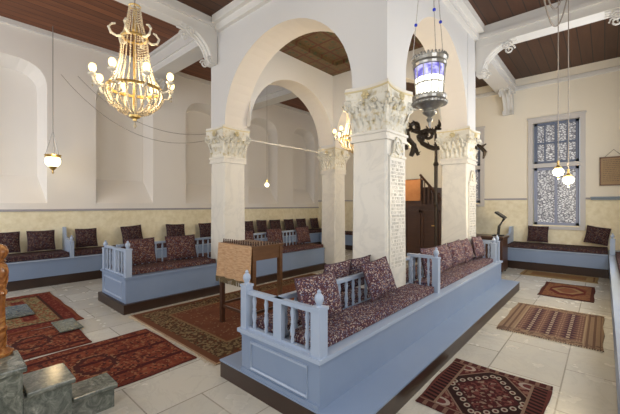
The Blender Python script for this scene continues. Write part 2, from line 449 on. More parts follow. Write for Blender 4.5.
# ------------------------------------------------------------------ columns
def leaf(bm, base, out, up, wid, h, curl):
    """one acanthus leaf: a lobed strip that rises and curls outwards"""
    side = out.cross(up).normalized(); N = 6; L = []
    for i in range(N+1):
        t = i/N
        p = base + up*h*(t - .18*max(0, t-.75)*4*max(0, t-.75)) + out*(curl*t**2.6)
        ww = wid*.5*(1-.75*t**2.2)*(1 + (.18 if i % 2 else -.12))
        L.append((bm.verts.new(p-side*ww-out*.006), bm.verts.new(p+out*.016), bm.verts.new(p+side*ww-out*.006)))
    for a, b in zip(L, L[1:]):
        bm.faces.new((a[0], a[1], b[1], b[0])); bm.faces.new((a[1], a[2], b[2], b[1]))
def column(C, zb, label, name='marble_column'):
    x0, x1, y0, y1 = C
    cx, cy = (x0+x1)/2, (y0+y1)/2; hx, hy = (x1-x0)/2, (y1-y0)/2
    t = thing(name, label, 'column', (cx, cy, 0), 0, 'marble columns of the arcade')
    def sect(k, z, bm, ch=.02):
        a, b = hx*k, hy*k
        return [bm.verts.new((sx*(a - (ch if e else 0)), sy*(b - (0 if e else ch)), z)) for sx, sy, e in
                ((-1, -1, 1), (1, -1, 1), (1, -1, 0), (1, 1, 0), (1, 1, 1), (-1, 1, 1), (-1, 1, 0), (-1, -1, 0))]
    bm = nb(); rings = [sect(k, z, bm) for k, z in ((1.0, zb), (1.0, zb+.3), (.955, 2.29))]
    for A, B in zip(rings, rings[1:]):
        for i in range(8): bm.faces.new((A[i], A[(i+1) % 8], B[(i+1) % 8], B[i]))
    bm.faces.new(rings[0][::-1]); bm.faces.new(rings[-1])
    obj('shaft', bm, M_marble, t)
    bm = nb()
    for z0, z1, k in ((2.29, 2.32, 1.05), (2.32, 2.37, 1.0), (2.37, 2.40, 1.06)):
        box(bm, -hx*k, hx*k, -hy*k, hy*k, z0, z1)
    obj('necking', bm, M_marble, t)
    # bell with acanthus leaves and corner scrolls
    bm = nb()
    N = 8; rr = []
    for i in range(N+1):
        q = i/N; k = .93 + .16*q**2.5
        rr.append([bm.verts.new((sx*hx*k, sy*hy*k, 2.40 + .40*q)) for sx, sy in ((-1, -1), (1, -1), (1, 1), (-1, 1))])
    for A, B in zip(rr, rr[1:]):
        for i in range(4): bm.faces.new((A[i], A[(i+1) % 4], B[(i+1) % 4], B[i]))
    bm.faces.new(rr[-1])
    for ax in range(4):
        a = ax*PI/2; out = Vector((math.cos(a), math.sin(a), 0)); sd = Vector((-math.sin(a), math.cos(a), 0))
        ho, hs = (hx, hy) if ax % 2 == 0 else (hy, hx)
        for k in range(6):
            leaf(bm, out*ho*.95 + sd*hs*(-.83 + .333*k) + Vector((0, 0, 2.40)), out, Vector((0, 0, 1)), hs*.36, .18, .05)
        for k in range(5):
            leaf(bm, out*ho*.97 + sd*hs*(-.66 + .33*k) + Vector((0, 0, 2.52)), out, Vector((0, 0, 1)), hs*.36, .20, .065)
        for k in range(9):
            ball(bm, out*(ho*.985 + .02) + sd*hs*(-.84 + .21*k) + Vector((0, 0, 2.66 + .03*(k % 2))), .023, 6)
        for s in (-1, 1):       # inner scrolls
            c = out*ho*1.10 + sd*hs*.32*s + Vector((0, 0, 2.73))
            pts = [c + sd*s*(.055*(1-i/16))*math.cos(i*.75) + Vector((0, 0, .055*(1-i/16)*math.sin(i*.75))) for i in range(15)]
            tube(bm, pts, .014, 5)
        dg = (out*hx if ax % 2 == 0 else out*hy) + sd*hs
        dn = dg.normalized()
        leaf(bm, dg*.95 + Vector((0, 0, 2.41)), dn, Vector((0, 0, 1)), hs*.4, .28, .06)
        c = dg*1.04 + dn*.02 + Vector((0, 0, 2.72))
        pts = [c + dn*(.07*(1-i/18))*math.cos(i*.7) + Vector((0, 0, .07*(1-i/18)*math.sin(i*.7))) for i in range(17)]
        tube(bm, pts, .022, 6)
    obj('capital', bm, M_cap, t, smooth=False)
    # abacus with hollowed sides, gilded lip, rosette on each side
    def aba(k, d):
        pts = []
        for ax in range(4):
            a = ax*PI/2
            for i in range(9):
                u = -1 + i/4.5 if i < 9 else 1
                u = -1 + 2*i/9
                ho, hs = (hx, hy) if ax % 2 == 0 else (hy, hx)
                o = ho*k + .03 - d*(1-u*u)
                s = u*(hs*k + .03)
                pts.append((math.cos(a)*o - math.sin(a)*s, math.sin(a)*o + math.cos(a)*s))
        return pts
    bm = nb(); prism(bm, aba(1.08, .05), 2.80, 2.88); obj('abacus', bm, M_cap, t)
    bm = nb(); prism(bm, aba(1.12, .05), 2.88, 2.90); o = obj('gilded_lip', bm, M_gold, t); o['label'] = 'thin gilded lip'
    bm = nb(); prism(bm, aba(1.10, .05), 2.90, 2.935); obj('top_slab', bm, M_marble, t)
    bm = nb()
    for ax in range(4):
        a = ax*PI/2; out = Vector((math.cos(a), math.sin(a), 0)); ho = hx if ax % 2 == 0 else hy
        c = out*(ho*1.14 + .03) + Vector((0, 0, 2.81))
        for k in range(6):
            sd = Vector((-math.sin(a), math.cos(a), 0))
            ball(bm, c + (sd*math.cos(k*PI/3) + Vector((0, 0, 1))*math.sin(k*PI/3))*.032, .02, 6)
        ball(bm, c + out*.012, .022, 6)
    obj('rosettes', bm, M_gold, t)
    return t, cx, cy, hx, hy
def plaque(t, hx, hy, z0, z1, rows):
    """arched inscription plate on the side that faces the right aisle"""
    X = hx*1.005
    bm = nb(); w = hy*.74
    pts = [(-w, z0), (w, z0), (w, z1)] + [(w*.62*math.cos(PI*i/8), z1 + .03 + .19*math.sin(PI*i/8)) for i in range(9)] + [(-w, z1)]
    prism(bm, pts, X-.03, X+.012, 'x'); p = obj('inscription_plate', bm, M_marble, t)
    bm = nb()
    tube(bm, [(X+.016, w*.62*math.cos(PI*i/10), z1 + .03 + .19*math.sin(PI*i/10)) for i in range(11)], .013, 5)
    box(bm, X+.01, X+.026, -w, w, z1-.015, z1+.015)
    for k in range(5):
        a = PI*(k+.5)/5
        tube(bm, [(X+.016, 0, z1+.03), (X+.02, w*.48*math.cos(a), z1+.03+.14*math.sin(a))], [.012, .02], 5)
    obj('arched_crest', bm, M_cap, p)
    bm = nb(); rnd = random.Random(3)
    for r in range(rows):
        z = z1 - .06 - r*(z1-z0-.12)/rows
        y = -w*.86
        while y < w*.84:
            g = rnd.uniform(.016, .028); h = .026
            box(bm, X+.012, X+.0145, y, y+g, z, z+.005)          # top bar of the letter
            box(bm, X+.012, X+.0145, y+g-.005, y+g, z-h, z)       # right stroke
            if rnd.random() < .45: box(bm, X+.012, X+.0145, y, y+.005, z-h, z)
            if rnd.random() < .35: box(bm, X+.012, X+.0145, y, y+g, z-h, z-h+.005)
            y += g + (.009 if rnd.random() < .8 else .028)
    obj('inscription', bm, M_engrave, p)
SEAT = .51
t1, cx, cy, hx, hy = column(C1, 0, 'large white marble column in the foreground with an inscribed arched plate')
plaque(t1, hx, hy, .75, 2.11, 30)
column(C2, 0, 'white marble column standing behind the cloth-covered lectern')
column(C3, 0, 'far cream column, narrowest looking, at the end of the left bench')
t4, cx, cy, hx, hy = column(C4, 0, 'white marble column in front of the back wall, right of the dark pulpit')
plaque(t4, hx, hy, .75, 1.95, 24)
bm = nb(); tube(bm, [(-5.15, 3.78, 2.80), (-5.0, 6.30, 2.78)], .016, 6)
tag(obj('tie_rod', bm, M_beam), 'pale iron tie rod spanning the left arch at capital height', 'rod')

# scroll brackets under the beams
def bracket(px, py, zb, zt, dx, dy, label):
    """console: hugs the wall at (px,py), reaches out along (dx,dy) under the beam"""
    t = thing('scroll_bracket', label, 'bracket', (px, py, zb), 0, 'scroll brackets under the beams')
    d = Vector((dx, dy, 0)); sd = Vector((-dy, dx, 0)); H = zt - zb; R = .56
    def at(u, z): return d*u + Vector((0, 0, z))
    N = 12
    outerc = [at(R*(1-math.cos(PI/2*i/N))*1.0 + .08, H*math.sin(PI/2*i/N)) for i in range(N+1)]
    bm = nb(); W = .11
    L = [[bm.verts.new(p + sd*s*W) for s in (-1, 1)] for p in outerc]
    Bk = [[bm.verts.new((at(0, p.z) if True else p) + sd*s*W) for s in (-1, 1)] for p in outerc]
    for i in range(N):
        bm.faces.new((L[i][0], L[i][1], L[i+1][1], L[i+1][0]))
        for s in (0, 1): bm.faces.new((L[i][s], L[i+1][s], Bk[i+1][s], Bk[i][s]))
    bm.faces.new((L[0][0], L[0][1], Bk[0][1], Bk[0][0])); bm.faces.new((L[N][0], L[N][1], Bk[N][1], Bk[N][0]))
    obj('console', bm, M_beam, t)
    bm = nb()
    for s in (-1, 0, 1): tube(bm, [p + sd*s*W*.85 + d*.01 for p in outerc], .022, 5)
    for c, r in ((at(.13, .03), .075), (at(R*.92, H-.10), .085)):
        for s in (-1, 1):
            tube(bm, [c + sd*s*W + d*r*(1-i/20)*math.cos(i*.6) + Vector((0, 0, r*(1-i/20)*math.sin(i*.6))) for i in range(18)], .016, 5)
    obj('scrollwork', bm, M_beam, t)
bracket(-5.30, 3.34, 4.06, 4.56, 0, -1, 'scroll bracket on the left pier, right of the big crystal chandelier')
bracket(C4[1], 6.88, 3.98, 4.50, 1, 0, 'scroll bracket on the right pier above the marble column before the back wall')
bracket(-1.92, YB-.01, 3.95, 4.50, 0, -1, 'scroll bracket on the back wall between the right pier and the tall window')
bracket(XR-.01, 6.90, 3.95, 4.50, -1, 0, 'scroll bracket at the upper right edge of the picture under the right beam')
bracket(C3[0], 6.51, 4.0, 4.55, -1, 0, 'scroll bracket glimpsed through the inner arch under a white beam')
bracket(XL, 3.58, 4.05, 4.55, 1, 0, 'scroll bracket on the left wall hidden behind the big crystal chandelier')

# ------------------------------------------------------------------ windows
def window(name, x0, x1, z0, z1, split, casing=True):
    root = bpy.data.objects.new(name, None); COL.objects.link(root); root.location = (x0, YB, z0); root['kind'] = 'structure'
    if casing:
        bm = nb(); k = .10
        for a in ((x0-k, x0, z0-.03, z1+k), (x1, x1+k, z0-.03, z1+k), (x0, x1, z1, z1+k), (x0-k, x1+k, z0-.10, z0-.03)):
            box(bm, a[0], a[1], YB-.035, YB+.01, a[2], a[3])
        box(bm, x0, x1, YB-.02, YB+.1, split-.05, split+.05)
        box(bm, x0-k-.02, x1+k+.02, YB-.05, YB, z1+k, z1+k+.04)
        obj('casing', bm, M_casing, root, world=True)
    for (a, b, m, nz) in ((split+.05, z1, M_sash, 2), (z0, split-.05, M_sash_low, 1)):
        bm = nb(); f = .065; yf = YB+.07
        xa, xb = x0+.02, x1-.02
        box(bm, xa, xa+f, yf, yf+.05, a, b); box(bm, xb-f, xb, yf, yf+.05, a, b)
        box(bm, xa, xb, yf, yf+.05, a, a+f); box(bm, xa, xb, yf, yf+.05, b-f, b)
        xm = (xa+xb)/2; box(bm, xm-.028, xm+.028, yf-.005, yf+.045, a, b)
        for k in range(1, nz): zz = a+(b-a)*k/nz; box(bm, xa, xb, yf-.003, yf+.04, zz-.024, zz+.024)
        for xq in () if nz == 1 else (xa+(xm-xa)*.5, xm+(xb-xm)*.5): box(bm, xq-.016, xq+.016, yf+.01, yf+.035, a, b)
        s = obj('sash', bm, m, root, world=True)
        bm = nb(); box(bm, xa+.01, xb-.01, yf+.055, yf+.065, a+.01, b-.01)
        obj('pane', bm, M_pane, s, world=True)
window('window_1', WX0, WX1, WZ0, WZ1, 2.54)
window('window_2', W2[0], W2[1], W2[2], W2[3], 2.6)

# ------------------------------------------------------------------ benches
def spindle_profile(h):
    return [(.013, 0), (.016, .02), (.011, .05*h/.3), (.020, .35*h), (.012, .52*h), (.017, .56*h), (.011, .62*h), (.018, .82*h), (.012, .93*h), (.016, h)]
def rail(root, p0, p1, z0, z1, n, flat=None, name='rail', m=None):
    """low railing: top bar, foot bar, turned spindles and optionally one broad flat spindle"""
    m = m or M_blue_light
    p0, p1 = Vector((*p0, 0)), Vector((*p1, 0)); d = (p1-p0).normalized(); s = Vector((-d.y, d.x, 0)); L = (p1-p0).length
    bm = nb()
    def bar(za, zb, w):
        vs = box(bm, 0, L, -w, w, za, zb)
        for v in vs: v.co = p0 + d*v.co.x + s*v.co.y + Vector((0, 0, v.co.z))
    bar(z1-.035, z1, .022)
    r = obj(name, bm, m, root, world=True)
    bm = nb(); bar(z0, z0+.02, .018); obj('foot_bar', bm, m, r, world=True)
    for i in range(n):
        q = p0 + d*L*(i+.5)/n
        bm = nb()
        if flat is not None and i == flat:
            box(bm, q.x-.045, q.x+.045, q.y-.02, q.y+.02, z0, z1)
            obj('flat_baluster', bm, m, r, world=True)
        else:
            lathe(bm, spindle_profile(z1-z0-.05), (q.x, q.y, z0+.018), 8)
            obj('baluster', bm, m, r, smooth=True, world=True)
    return r
def post(root, x, y, z0, z1, w=.036, m=None):
    m = m or M_blue_light
    bm = nb(); box(bm, x-w, x+w, y-w, y+w, z0, z1-.11); box(bm, x-w*1.15, x+w*1.15, y-w*1.15, y+w*1.15, z1-.125, z1-.105)
    p = obj('post', bm, m, root, world=True)
    bm = nb(); lathe(bm, [(.030, 0), (.018, .012), (.022, .02), (.034, .05), (.030, .075), (.012, .095), (.016, .104), (.006, .118)], (x, y, z1-.107), 10)
    obj('finial', bm, m, p, smooth=True, world=True)
def pad(x0, x1, y0, y1, z0, z1, m, label, group, name='seat_pad'):
    bm = nb(); box(bm, x0, x1, y0, y1, z0+.003, z1)
    bmesh.ops.subdivide_edges(bm, edges=list(bm.edges), cuts=5, use_grid_fill=True)
    for v in bm.verts:
        if v.co.z > z1-.001: v.co.z += random.uniform(-.006, .006)
    r = obj(name, bm, m, smooth=True); center_origin(r)
    md = r.modifiers.new('bevel', 'BEVEL'); md.width = .015; md.segments = 2; md.limit_method = 'ANGLE'; md.angle_limit = math.radians(60)
    return tag(r, label, 'seat pad', group)
def panel_moulding(root, pts, name='panel_moulding', r=.012):
    bm = nb(); tube(bm, pts + [pts[0]], r, 5); obj(name, bm, M_blue_light, root, world=True)

# ---- right bench (foreground)
RX0, RX1, RY0, RY1 = -2.30, -1.44, 1.72, 6.98
rb = thing('bench', 'long pale blue double-sided wooden bench in the foreground built around two columns', 'bench', (-1.87, 4.3, 0))
def blocks(bm, x0, x1, y0, y1, z0, z1, cols, g=.003):
    ys_ = [y0]
    for c in cols: ys_ += [c[2]-g, c[3]+g]
    ys_.append(y1)
    for i in range(0, len(ys_), 2): box(bm, x0, x1, ys_[i], ys_[i+1], z0, z1)
    for c in cols:
        if c[1]+g < x1: box(bm, c[1]+g, x1, c[2]-g, c[3]+g, z0, z1)
        if c[0]-g > x0: box(bm, x0, c[0]-g, c[2]-g, c[3]+g, z0, z1)
colsR = [C1, C4]
bm = nb(); blocks(bm, -2.595, -1.158, 1.705, 7.035, 0, .142, colsR); o = obj('kickboard', bm, M_riser, rb, world=True); o['label'] = 'dark wooden kickboard'
bm = nb(); blocks(bm, -2.60, -1.154, 1.70, 7.04, .142, .155, colsR); obj('footstep', bm, M_blue, rb, world=True)
bm = nb(); blocks(bm, RX0, RX1, RY0, RY1, .155, SEAT-.03, colsR); obj('box', bm, M_blue, rb, world=True)
bm = nb(); blocks(bm, RX0-.025, RX1+.025, RY0-.03, RY1+.02, SEAT-.03, SEAT, colsR); obj('seat_ledge', bm, M_blue_light, rb, world=True)
panel_moulding(rb, [(-2.17, RY0-.004, .21), (-1.55, RY0-.004, .21), (-1.55, RY0-.004, .42), (-2.17, RY0-.004, .42)])
bm = nb(); box(bm, RX0, RX1, RY0-.012, RY0, .155, .185); box(bm, RX0, RX1, RY0-.012, RY0, .455, .48)
obj('end_boards', bm, M_blue, rb, world=True)
post(rb, RX0+.03, RY0+.03, SEAT, .985); post(rb, RX1-.03, RY0+.03, SEAT, .955, .042)
rail(rb, (RX0+.06, RY0+.03), (RX1-.065, RY0+.03), SEAT, .835, 5, 2)
SPX = -1.89
rail(rb, (SPX, RY0+.06), (SPX, C1[2]-.02), SEAT+.01, .84, 13)
rail(rb, (SPX, C1[3]+.02), (SPX, C4[2]-.02), SEAT+.01, .88, 17)
post(rb, -1.50, 3.95, SEAT, 1.03); rail(rb, (SPX+.03, 3.95), (-1.54, 3.95), SEAT, .94, 3)
post(rb, -1.50, 6.70, SEAT, .96); rail(rb, (C4[1]+.01, 6.70), (-1.54, 6.70), SEAT, .87, 3)
post(rb, -1.50, 6.94, SEAT, .98); rail(rb, (-2.24, 6.94), (-1.54, 6.94), SEAT, .88, 6)
pg = 'patterned pads on the foreground bench'
pad(-1.808, -1.50, 1.80, 3.89, SEAT, .585, M_fab, 'patterned seat pad along the near half of the foreground bench, before the short divider', pg)
pad(-1.808, -1.50, 4.01, 6.64, SEAT, .585, M_fab, 'patterned seat pad on the foreground bench beyond the short divider', pg)
pad(-2.27, -1.93, 1.80, 3.30, SEAT, .575, M_fab, 'patterned seat pad on the inner side of the foreground bench, behind its spine rail', pg)
pad(-2.27, -1.93, 3.87, 6.22, SEAT, .575, M_fab, 'patterned seat pad on the inner side of the foreground bench, beyond the big column', pg)

# ---- left bench
LX0, LX1, LY0, LY1 = -6.10, -5.10, 1.79, 6.275
lb = thing('bench', 'pale blue double-sided bench between the two left columns, behind the lectern', 'bench', (-5.6, 4.1, 0))
colsL = [C2]
bm = nb(); blocks(bm, -6.15, -5.04, 1.745, 6.27, 0, .135, colsL); o = obj('kickboard', bm, M_riser, lb, world=True); o['label'] = 'dark wooden kickboard'
bm = nb(); blocks(bm, LX0, LX1, LY0, LY1, .135, SEAT-.03, colsL); obj('box', bm, M_blue, lb, world=True)
bm = nb(); blocks(bm, LX0-.02, LX1+.02, LY0-.02, LY1, SEAT-.03, SEAT, colsL); obj('seat_ledge', bm, M_blue, lb, world=True)
panel_moulding(lb, [(-5.98, LY0-.004, .19), (-5.22, LY0-.004, .19), (-5.22, LY0-.004, .42), (-5.98, LY0-.004, .42)])
post(lb, LX0+.03, LY0+.04, SEAT, .96); post(lb, LX1-.03, LY0+.04, SEAT, 1.02, .042)
rail(lb, (LX0+.07, LY0+.04), (LX1-.07, LY0+.04), SEAT, .90, 7, 3)
LSX = -5.67
rail(lb, (LSX, LY0+.07), (LSX, 6.26), SEAT+.01, .93, 40)
pl = 'red patterned pads on the left bench'
pad(-5.62, -5.185, 1.90, 3.31, SEAT, .585, M_fab_red, 'red patterned seat pad on the left bench, on the near side of its column', pl)
pad(-5.62, -5.13, 3.83, 6.26, SEAT, .585, M_fab_red, 'red patterned seat pad on the left bench, seen right of the column behind the lectern', pl)
pad(-6.02, -5.72, 1.90, 6.26, SEAT, .585, M_fab_red, 'red patterned seat pad on the rear side of the left bench, facing the left wall', pl)

# ---- bench along the left wall
wb = thing('bench', 'long pale blue bench fixed along the far left wall', 'bench', (-8.27, 4.5, 0))
bm = nb(); box(bm, XL+.006, -7.93, -1.5, YB-.01, 0, .18); o = obj('kickboard', bm, M_riser, wb, world=True); o['label'] = 'dark wooden kickboard'
bm = nb(); box(bm, XL+.006, -7.92, -1.5, YB-.01, .18, SEAT-.02); obj('box', bm, M_blue, wb, world=True)
bm = nb(); box(bm, XL+.006, -7.90, -1.5, YB-.01, SEAT-.02, SEAT); obj('seat_ledge', bm, M_blue_light, wb, world=True)
for yy in (1.80, 6.0):
    bm = nb(); prism(bm, [(-8.58, SEAT), (-7.93, SEAT), (-7.93, .78), (-8.10, .84), (-8.46, .88), (-8.50, 1.08), (-8.58, 1.08)], yy-.025, yy+.025, 'y')
    obj('divider', bm, M_blue_light, wb, world=True)
    post(wb, -7.96, yy+.0, SEAT, .93, .032)
pw = 'dark patterned pads on the left wall bench'
pad(-8.57, -7.96, -1.45, 1.76, SEAT, .61, M_fab_dark, 'dark patterned seat pad on the left wall bench, before its divider', pw)
pad(-8.57, -7.96, 1.85, 5.96, SEAT, .61, M_fab_dark, 'dark patterned seat pad on the left wall bench, beyond its divider', pw)
pad(-8.57, -7.96, 6.05, YB-.06, SEAT, .61, M_fab_dark, 'dark patterned seat pad on the left wall bench, seen through the arch', pw)

# ---- benches along the back and right walls
bb = thing('bench', 'pale blue bench along the back wall under the tall window', 'bench', (-.9, 9.8, 0))
bm = nb(); box(bm, -1.83, .06, 9.36, YB-.01, 0, .19); o = obj('kickboard', bm, M_riser, bb, world=True); o['label'] = 'dark wooden kickboard'
bm = nb(); box(bm, -1.86, .06, 9.33, YB-.01, .19, .48); obj('box', bm, M_blue, bb, world=True)
bm = nb(); box(bm, -1.88, .06, 9.31, YB-.01, .48, .50); obj('seat_ledge', bm, M_blue_light, bb, world=True)
bm = nb(); prism(bm, [(9.34, .5), (10.18, .5), (10.18, .98), (9.95, .98), (9.85, .82), (9.34, .76)], -1.87, -1.81, 'x'); obj('end_board', bm, M_blue_light, bb, world=True)
pad(-1.80, .05, 9.36, YB-.03, .50, .585, M_fab_dark, 'dark patterned seat pad on the back wall bench under the window', 'wall bench pads at the back')
rw = thing('bench', 'pale blue bench along the right wall at the right edge of the picture', 'bench', (.5, 5.5, 0))
bm = nb(); box(bm, .09, XR-.006, 1.5, YB-.01, 0, .08); o = obj('kickboard', bm, M_riser, rw, world=True); o['label'] = 'dark wooden kickboard'
bm = nb(); box(bm, .07, XR-.006, 1.5, YB-.01, .08, .50); obj('box', bm, M_blue, rw, world=True)
bm = nb(); box(bm, .065, XR-.006, 1.5, YB-.01, .50, .52); obj('seat_ledge', bm, M_blue_light, rw, world=True)
post(rw, .12, 9.25, .52, .95, .04)
pad(.16, XR-.03, 1.55, 9.15, .52, .60, M_fab_dark, 'dark patterned seat pad on the right wall bench', 'wall bench pads on the right')
cb = thing('bench', 'bench along the back wall, left of the dark pulpit, glimpsed between the columns', 'bench', (-6.2, 9.8, 0))
bm = nb(); box(bm, -7.85, -4.75, 9.45, YB-.01, 0, .16); o = obj('kickboard', bm, M_riser, cb, world=True)
bm = nb(); box(bm, -7.85, -4.72, 9.42, YB-.01, .16, .50); obj('box', bm, M_blue, cb, world=True)
pad(-7.8, -4.78, 9.46, YB-.03, .50, .58, M_fab_dark, 'dark patterned seat pad on the bench left of the dark pulpit', 'wall bench pads beside the pulpit')

# ------------------------------------------------------------------ loose cushions
def cushion_mesh(name, wd, ht, th, m):
    bm = nb(); N = 12; g = {}
    for s in (-1, 1):
        for i in range(N+1):
            for j in range(N+1):
                u, v = -1+2*i/N, -1+2*j/N
                e = (i in (0, N)) or (j in (0, N))
                if e and s == 1: g[s, i, j] = g[-1, i, j]; continue
                t = th/2*((1-abs(u)**2.6)*(1-abs(v)**2.6))**.55
                x = wd/2*u*(1-.055*(1-v*v)); z = ht/2*v*(1-.055*(1-u*u)) + ht/2
                g[s, i, j] = bm.verts.new((x, s*t, z))
    for s in (-1, 1):
        for i in range(N):
            for j in range(N):
                q = [g[s, i, j], g[s, i+1, j], g[s, i+1, j+1], g[s, i, j+1]]
                bm.faces.new(q if s == -1 else q[::-1])
    o = obj(name, bm, m, smooth=True)
    rim = []
    def e(u, v): return (wd/2*u*(1-.055*(1-v*v)), 0, ht/2*v*(1-.055*(1-u*u)) + ht/2)
    for k in range(N): rim.append(e(-1+2*k/N, -1))
    for k in range(N): rim.append(e(1, -1+2*k/N))
    for k in range(N): rim.append(e(1-2*k/N, 1))
    for k in range(N+1): rim.append(e(-1, 1-2*k/N))
    bm = nb(); tube(bm, rim, .007, 5); obj('piping', bm, M_pipe, o)
    return o
base_f = cushion_mesh('cushion', .46, .42, .15, M_fab)
base_d = cushion_mesh('cushion', .46, .40, .14, M_fab_dark)
base_r = cushion_mesh('cushion', .46, .40, .14, M_fab_red)
used = set()
def cushion(src, loc, face, lean, label, group, wd=.46, roll=0.0, ht=1.0):
    """face: heading of the cushion's front, lean: backwards tilt, both in degrees"""
    if src in used: o = copy_tree(src)
    else: o = src; used.add(src)
    o.location = (loc[0], loc[1], loc[2] + .24*abs(math.sin(math.radians(roll))) + .03*abs(math.sin(math.radians(lean))))
    o.rotation_mode = 'XYZ'
    R = Matrix.Rotation(math.radians(face)+PI/2, 4, 'Z') @ Matrix.Rotation(-math.radians(lean), 4, 'X') @ Matrix.Rotation(math.radians(roll), 4, 'Y')
    o.rotation_euler = R.to_euler()
    o.scale = (wd/.46, 1, ht)
    tag(o, label, 'cushion', group)
ZP = .612
# on the left wall bench (front faces +X)
gw = 'cushions against the left wall'
LW = 'dark patterned left-wall cushion, '
for y, wd, roll, lab in (
    (.86, .42, 0, LW + 'half hidden by the amber stone post'),
    (1.39, .44, 0, LW + 'just before the bench divider'),
    (2.16, .40, 0, LW + 'just beyond the bench divider'),
    (3.10, .46, -4, LW + 'tilted, above the near end of the left bench'),
    (4.15, .50, 2, LW + 'second from the column behind the lectern'),
    (5.05, .44, 0, LW + 'beside the left edge of the column behind the lectern'),
    (6.55, .36, 0, LW + 'first one seen right of the column behind the lectern'),
    (7.06, .42, 3, LW + 'second one seen right of the column behind the lectern'),
    (7.67, .48, 0, LW + 'third one seen through the arch, middle of the row'),
    (8.33, .46, 0, LW + 'fourth one seen through the arch'),
    (8.97, .50, 0, LW + 'fifth one seen through the arch, next to last'),
    (9.70, .46, 0, LW + 'last one seen through the arch, by the far column')):
    cushion(base_d, (-8.33, y, .637), 0, 14, lab, gw, wd, roll)
# left bench, on the side facing the middle of the hall
gl = 'cushions along the left bench spine'
for y, wd, roll, lab in (
    (2.16, .46, 0, 'red patterned cushion on the left bench, nearest its corner post'),
    (2.84, .54, 0, 'red patterned cushion on the left bench, second from its corner post'),
    (4.25, .40, 0, 'red patterned cushion just right of the column behind the lectern'),
    (5.04, .46, 0, 'red patterned cushion in the middle of the left bench, above the lectern'),
    (5.97, .46, 0, 'red patterned cushion at the far end of the left bench')):
    cushion(base_r, (-5.48, y, ZP), 0, 12, lab, gl, wd, roll)
# foreground bench
gr = 'cushions on the foreground bench'
F = 'speckled maroon and blue cushion '
for x, y, face, lean, wd, roll, lab in (
    (-1.68, 2.07, 4, 16, .54, 2, F + 'at the near end of the foreground bench'),
    (-1.645, 2.99, -8, 20, .42, -5, F + 'leaning in front of the big column'),
    (-2.10, 2.70, 180, 14, .42, 0, F + 'behind the spine rail, second from the near end'),
    (-2.10, 3.12, 182, 14, .40, 0, F + 'behind the spine rail, beside the big column'),
    (-1.67, 4.34, -5, 14, .46, 2, F + 'just beyond the short divider of the foreground bench'),
    (-1.68, 4.84, 3, 14, .46, 0, F + 'second beyond the short divider of the foreground bench'),
    (-1.67, 5.34, -4, 14, .46, -3, F + 'third beyond the short divider of the foreground bench'),
    (-1.68, 5.88, 4, 14, .46, 0, F + 'on the foreground bench, fourth beyond its divider'),
    (-1.64, 6.36, -3, 12, .42, 3, F + 'at the far end of the foreground bench')):
    cushion(base_f, (x, y, ZP), face, lean, lab, gr, wd, roll, .86)
gb = 'cushions under the window'
cushion(base_d, (-1.26, 9.98, .612), -90, 14, 'dark patterned cushion on the back bench, below the tall window', gb, .43, 1)
cushion(base_d, (-.16, 9.98, .612), -90, 14, 'tilted dark patterned cushion on the back bench, below the hanging picture', gb, .42, 9)

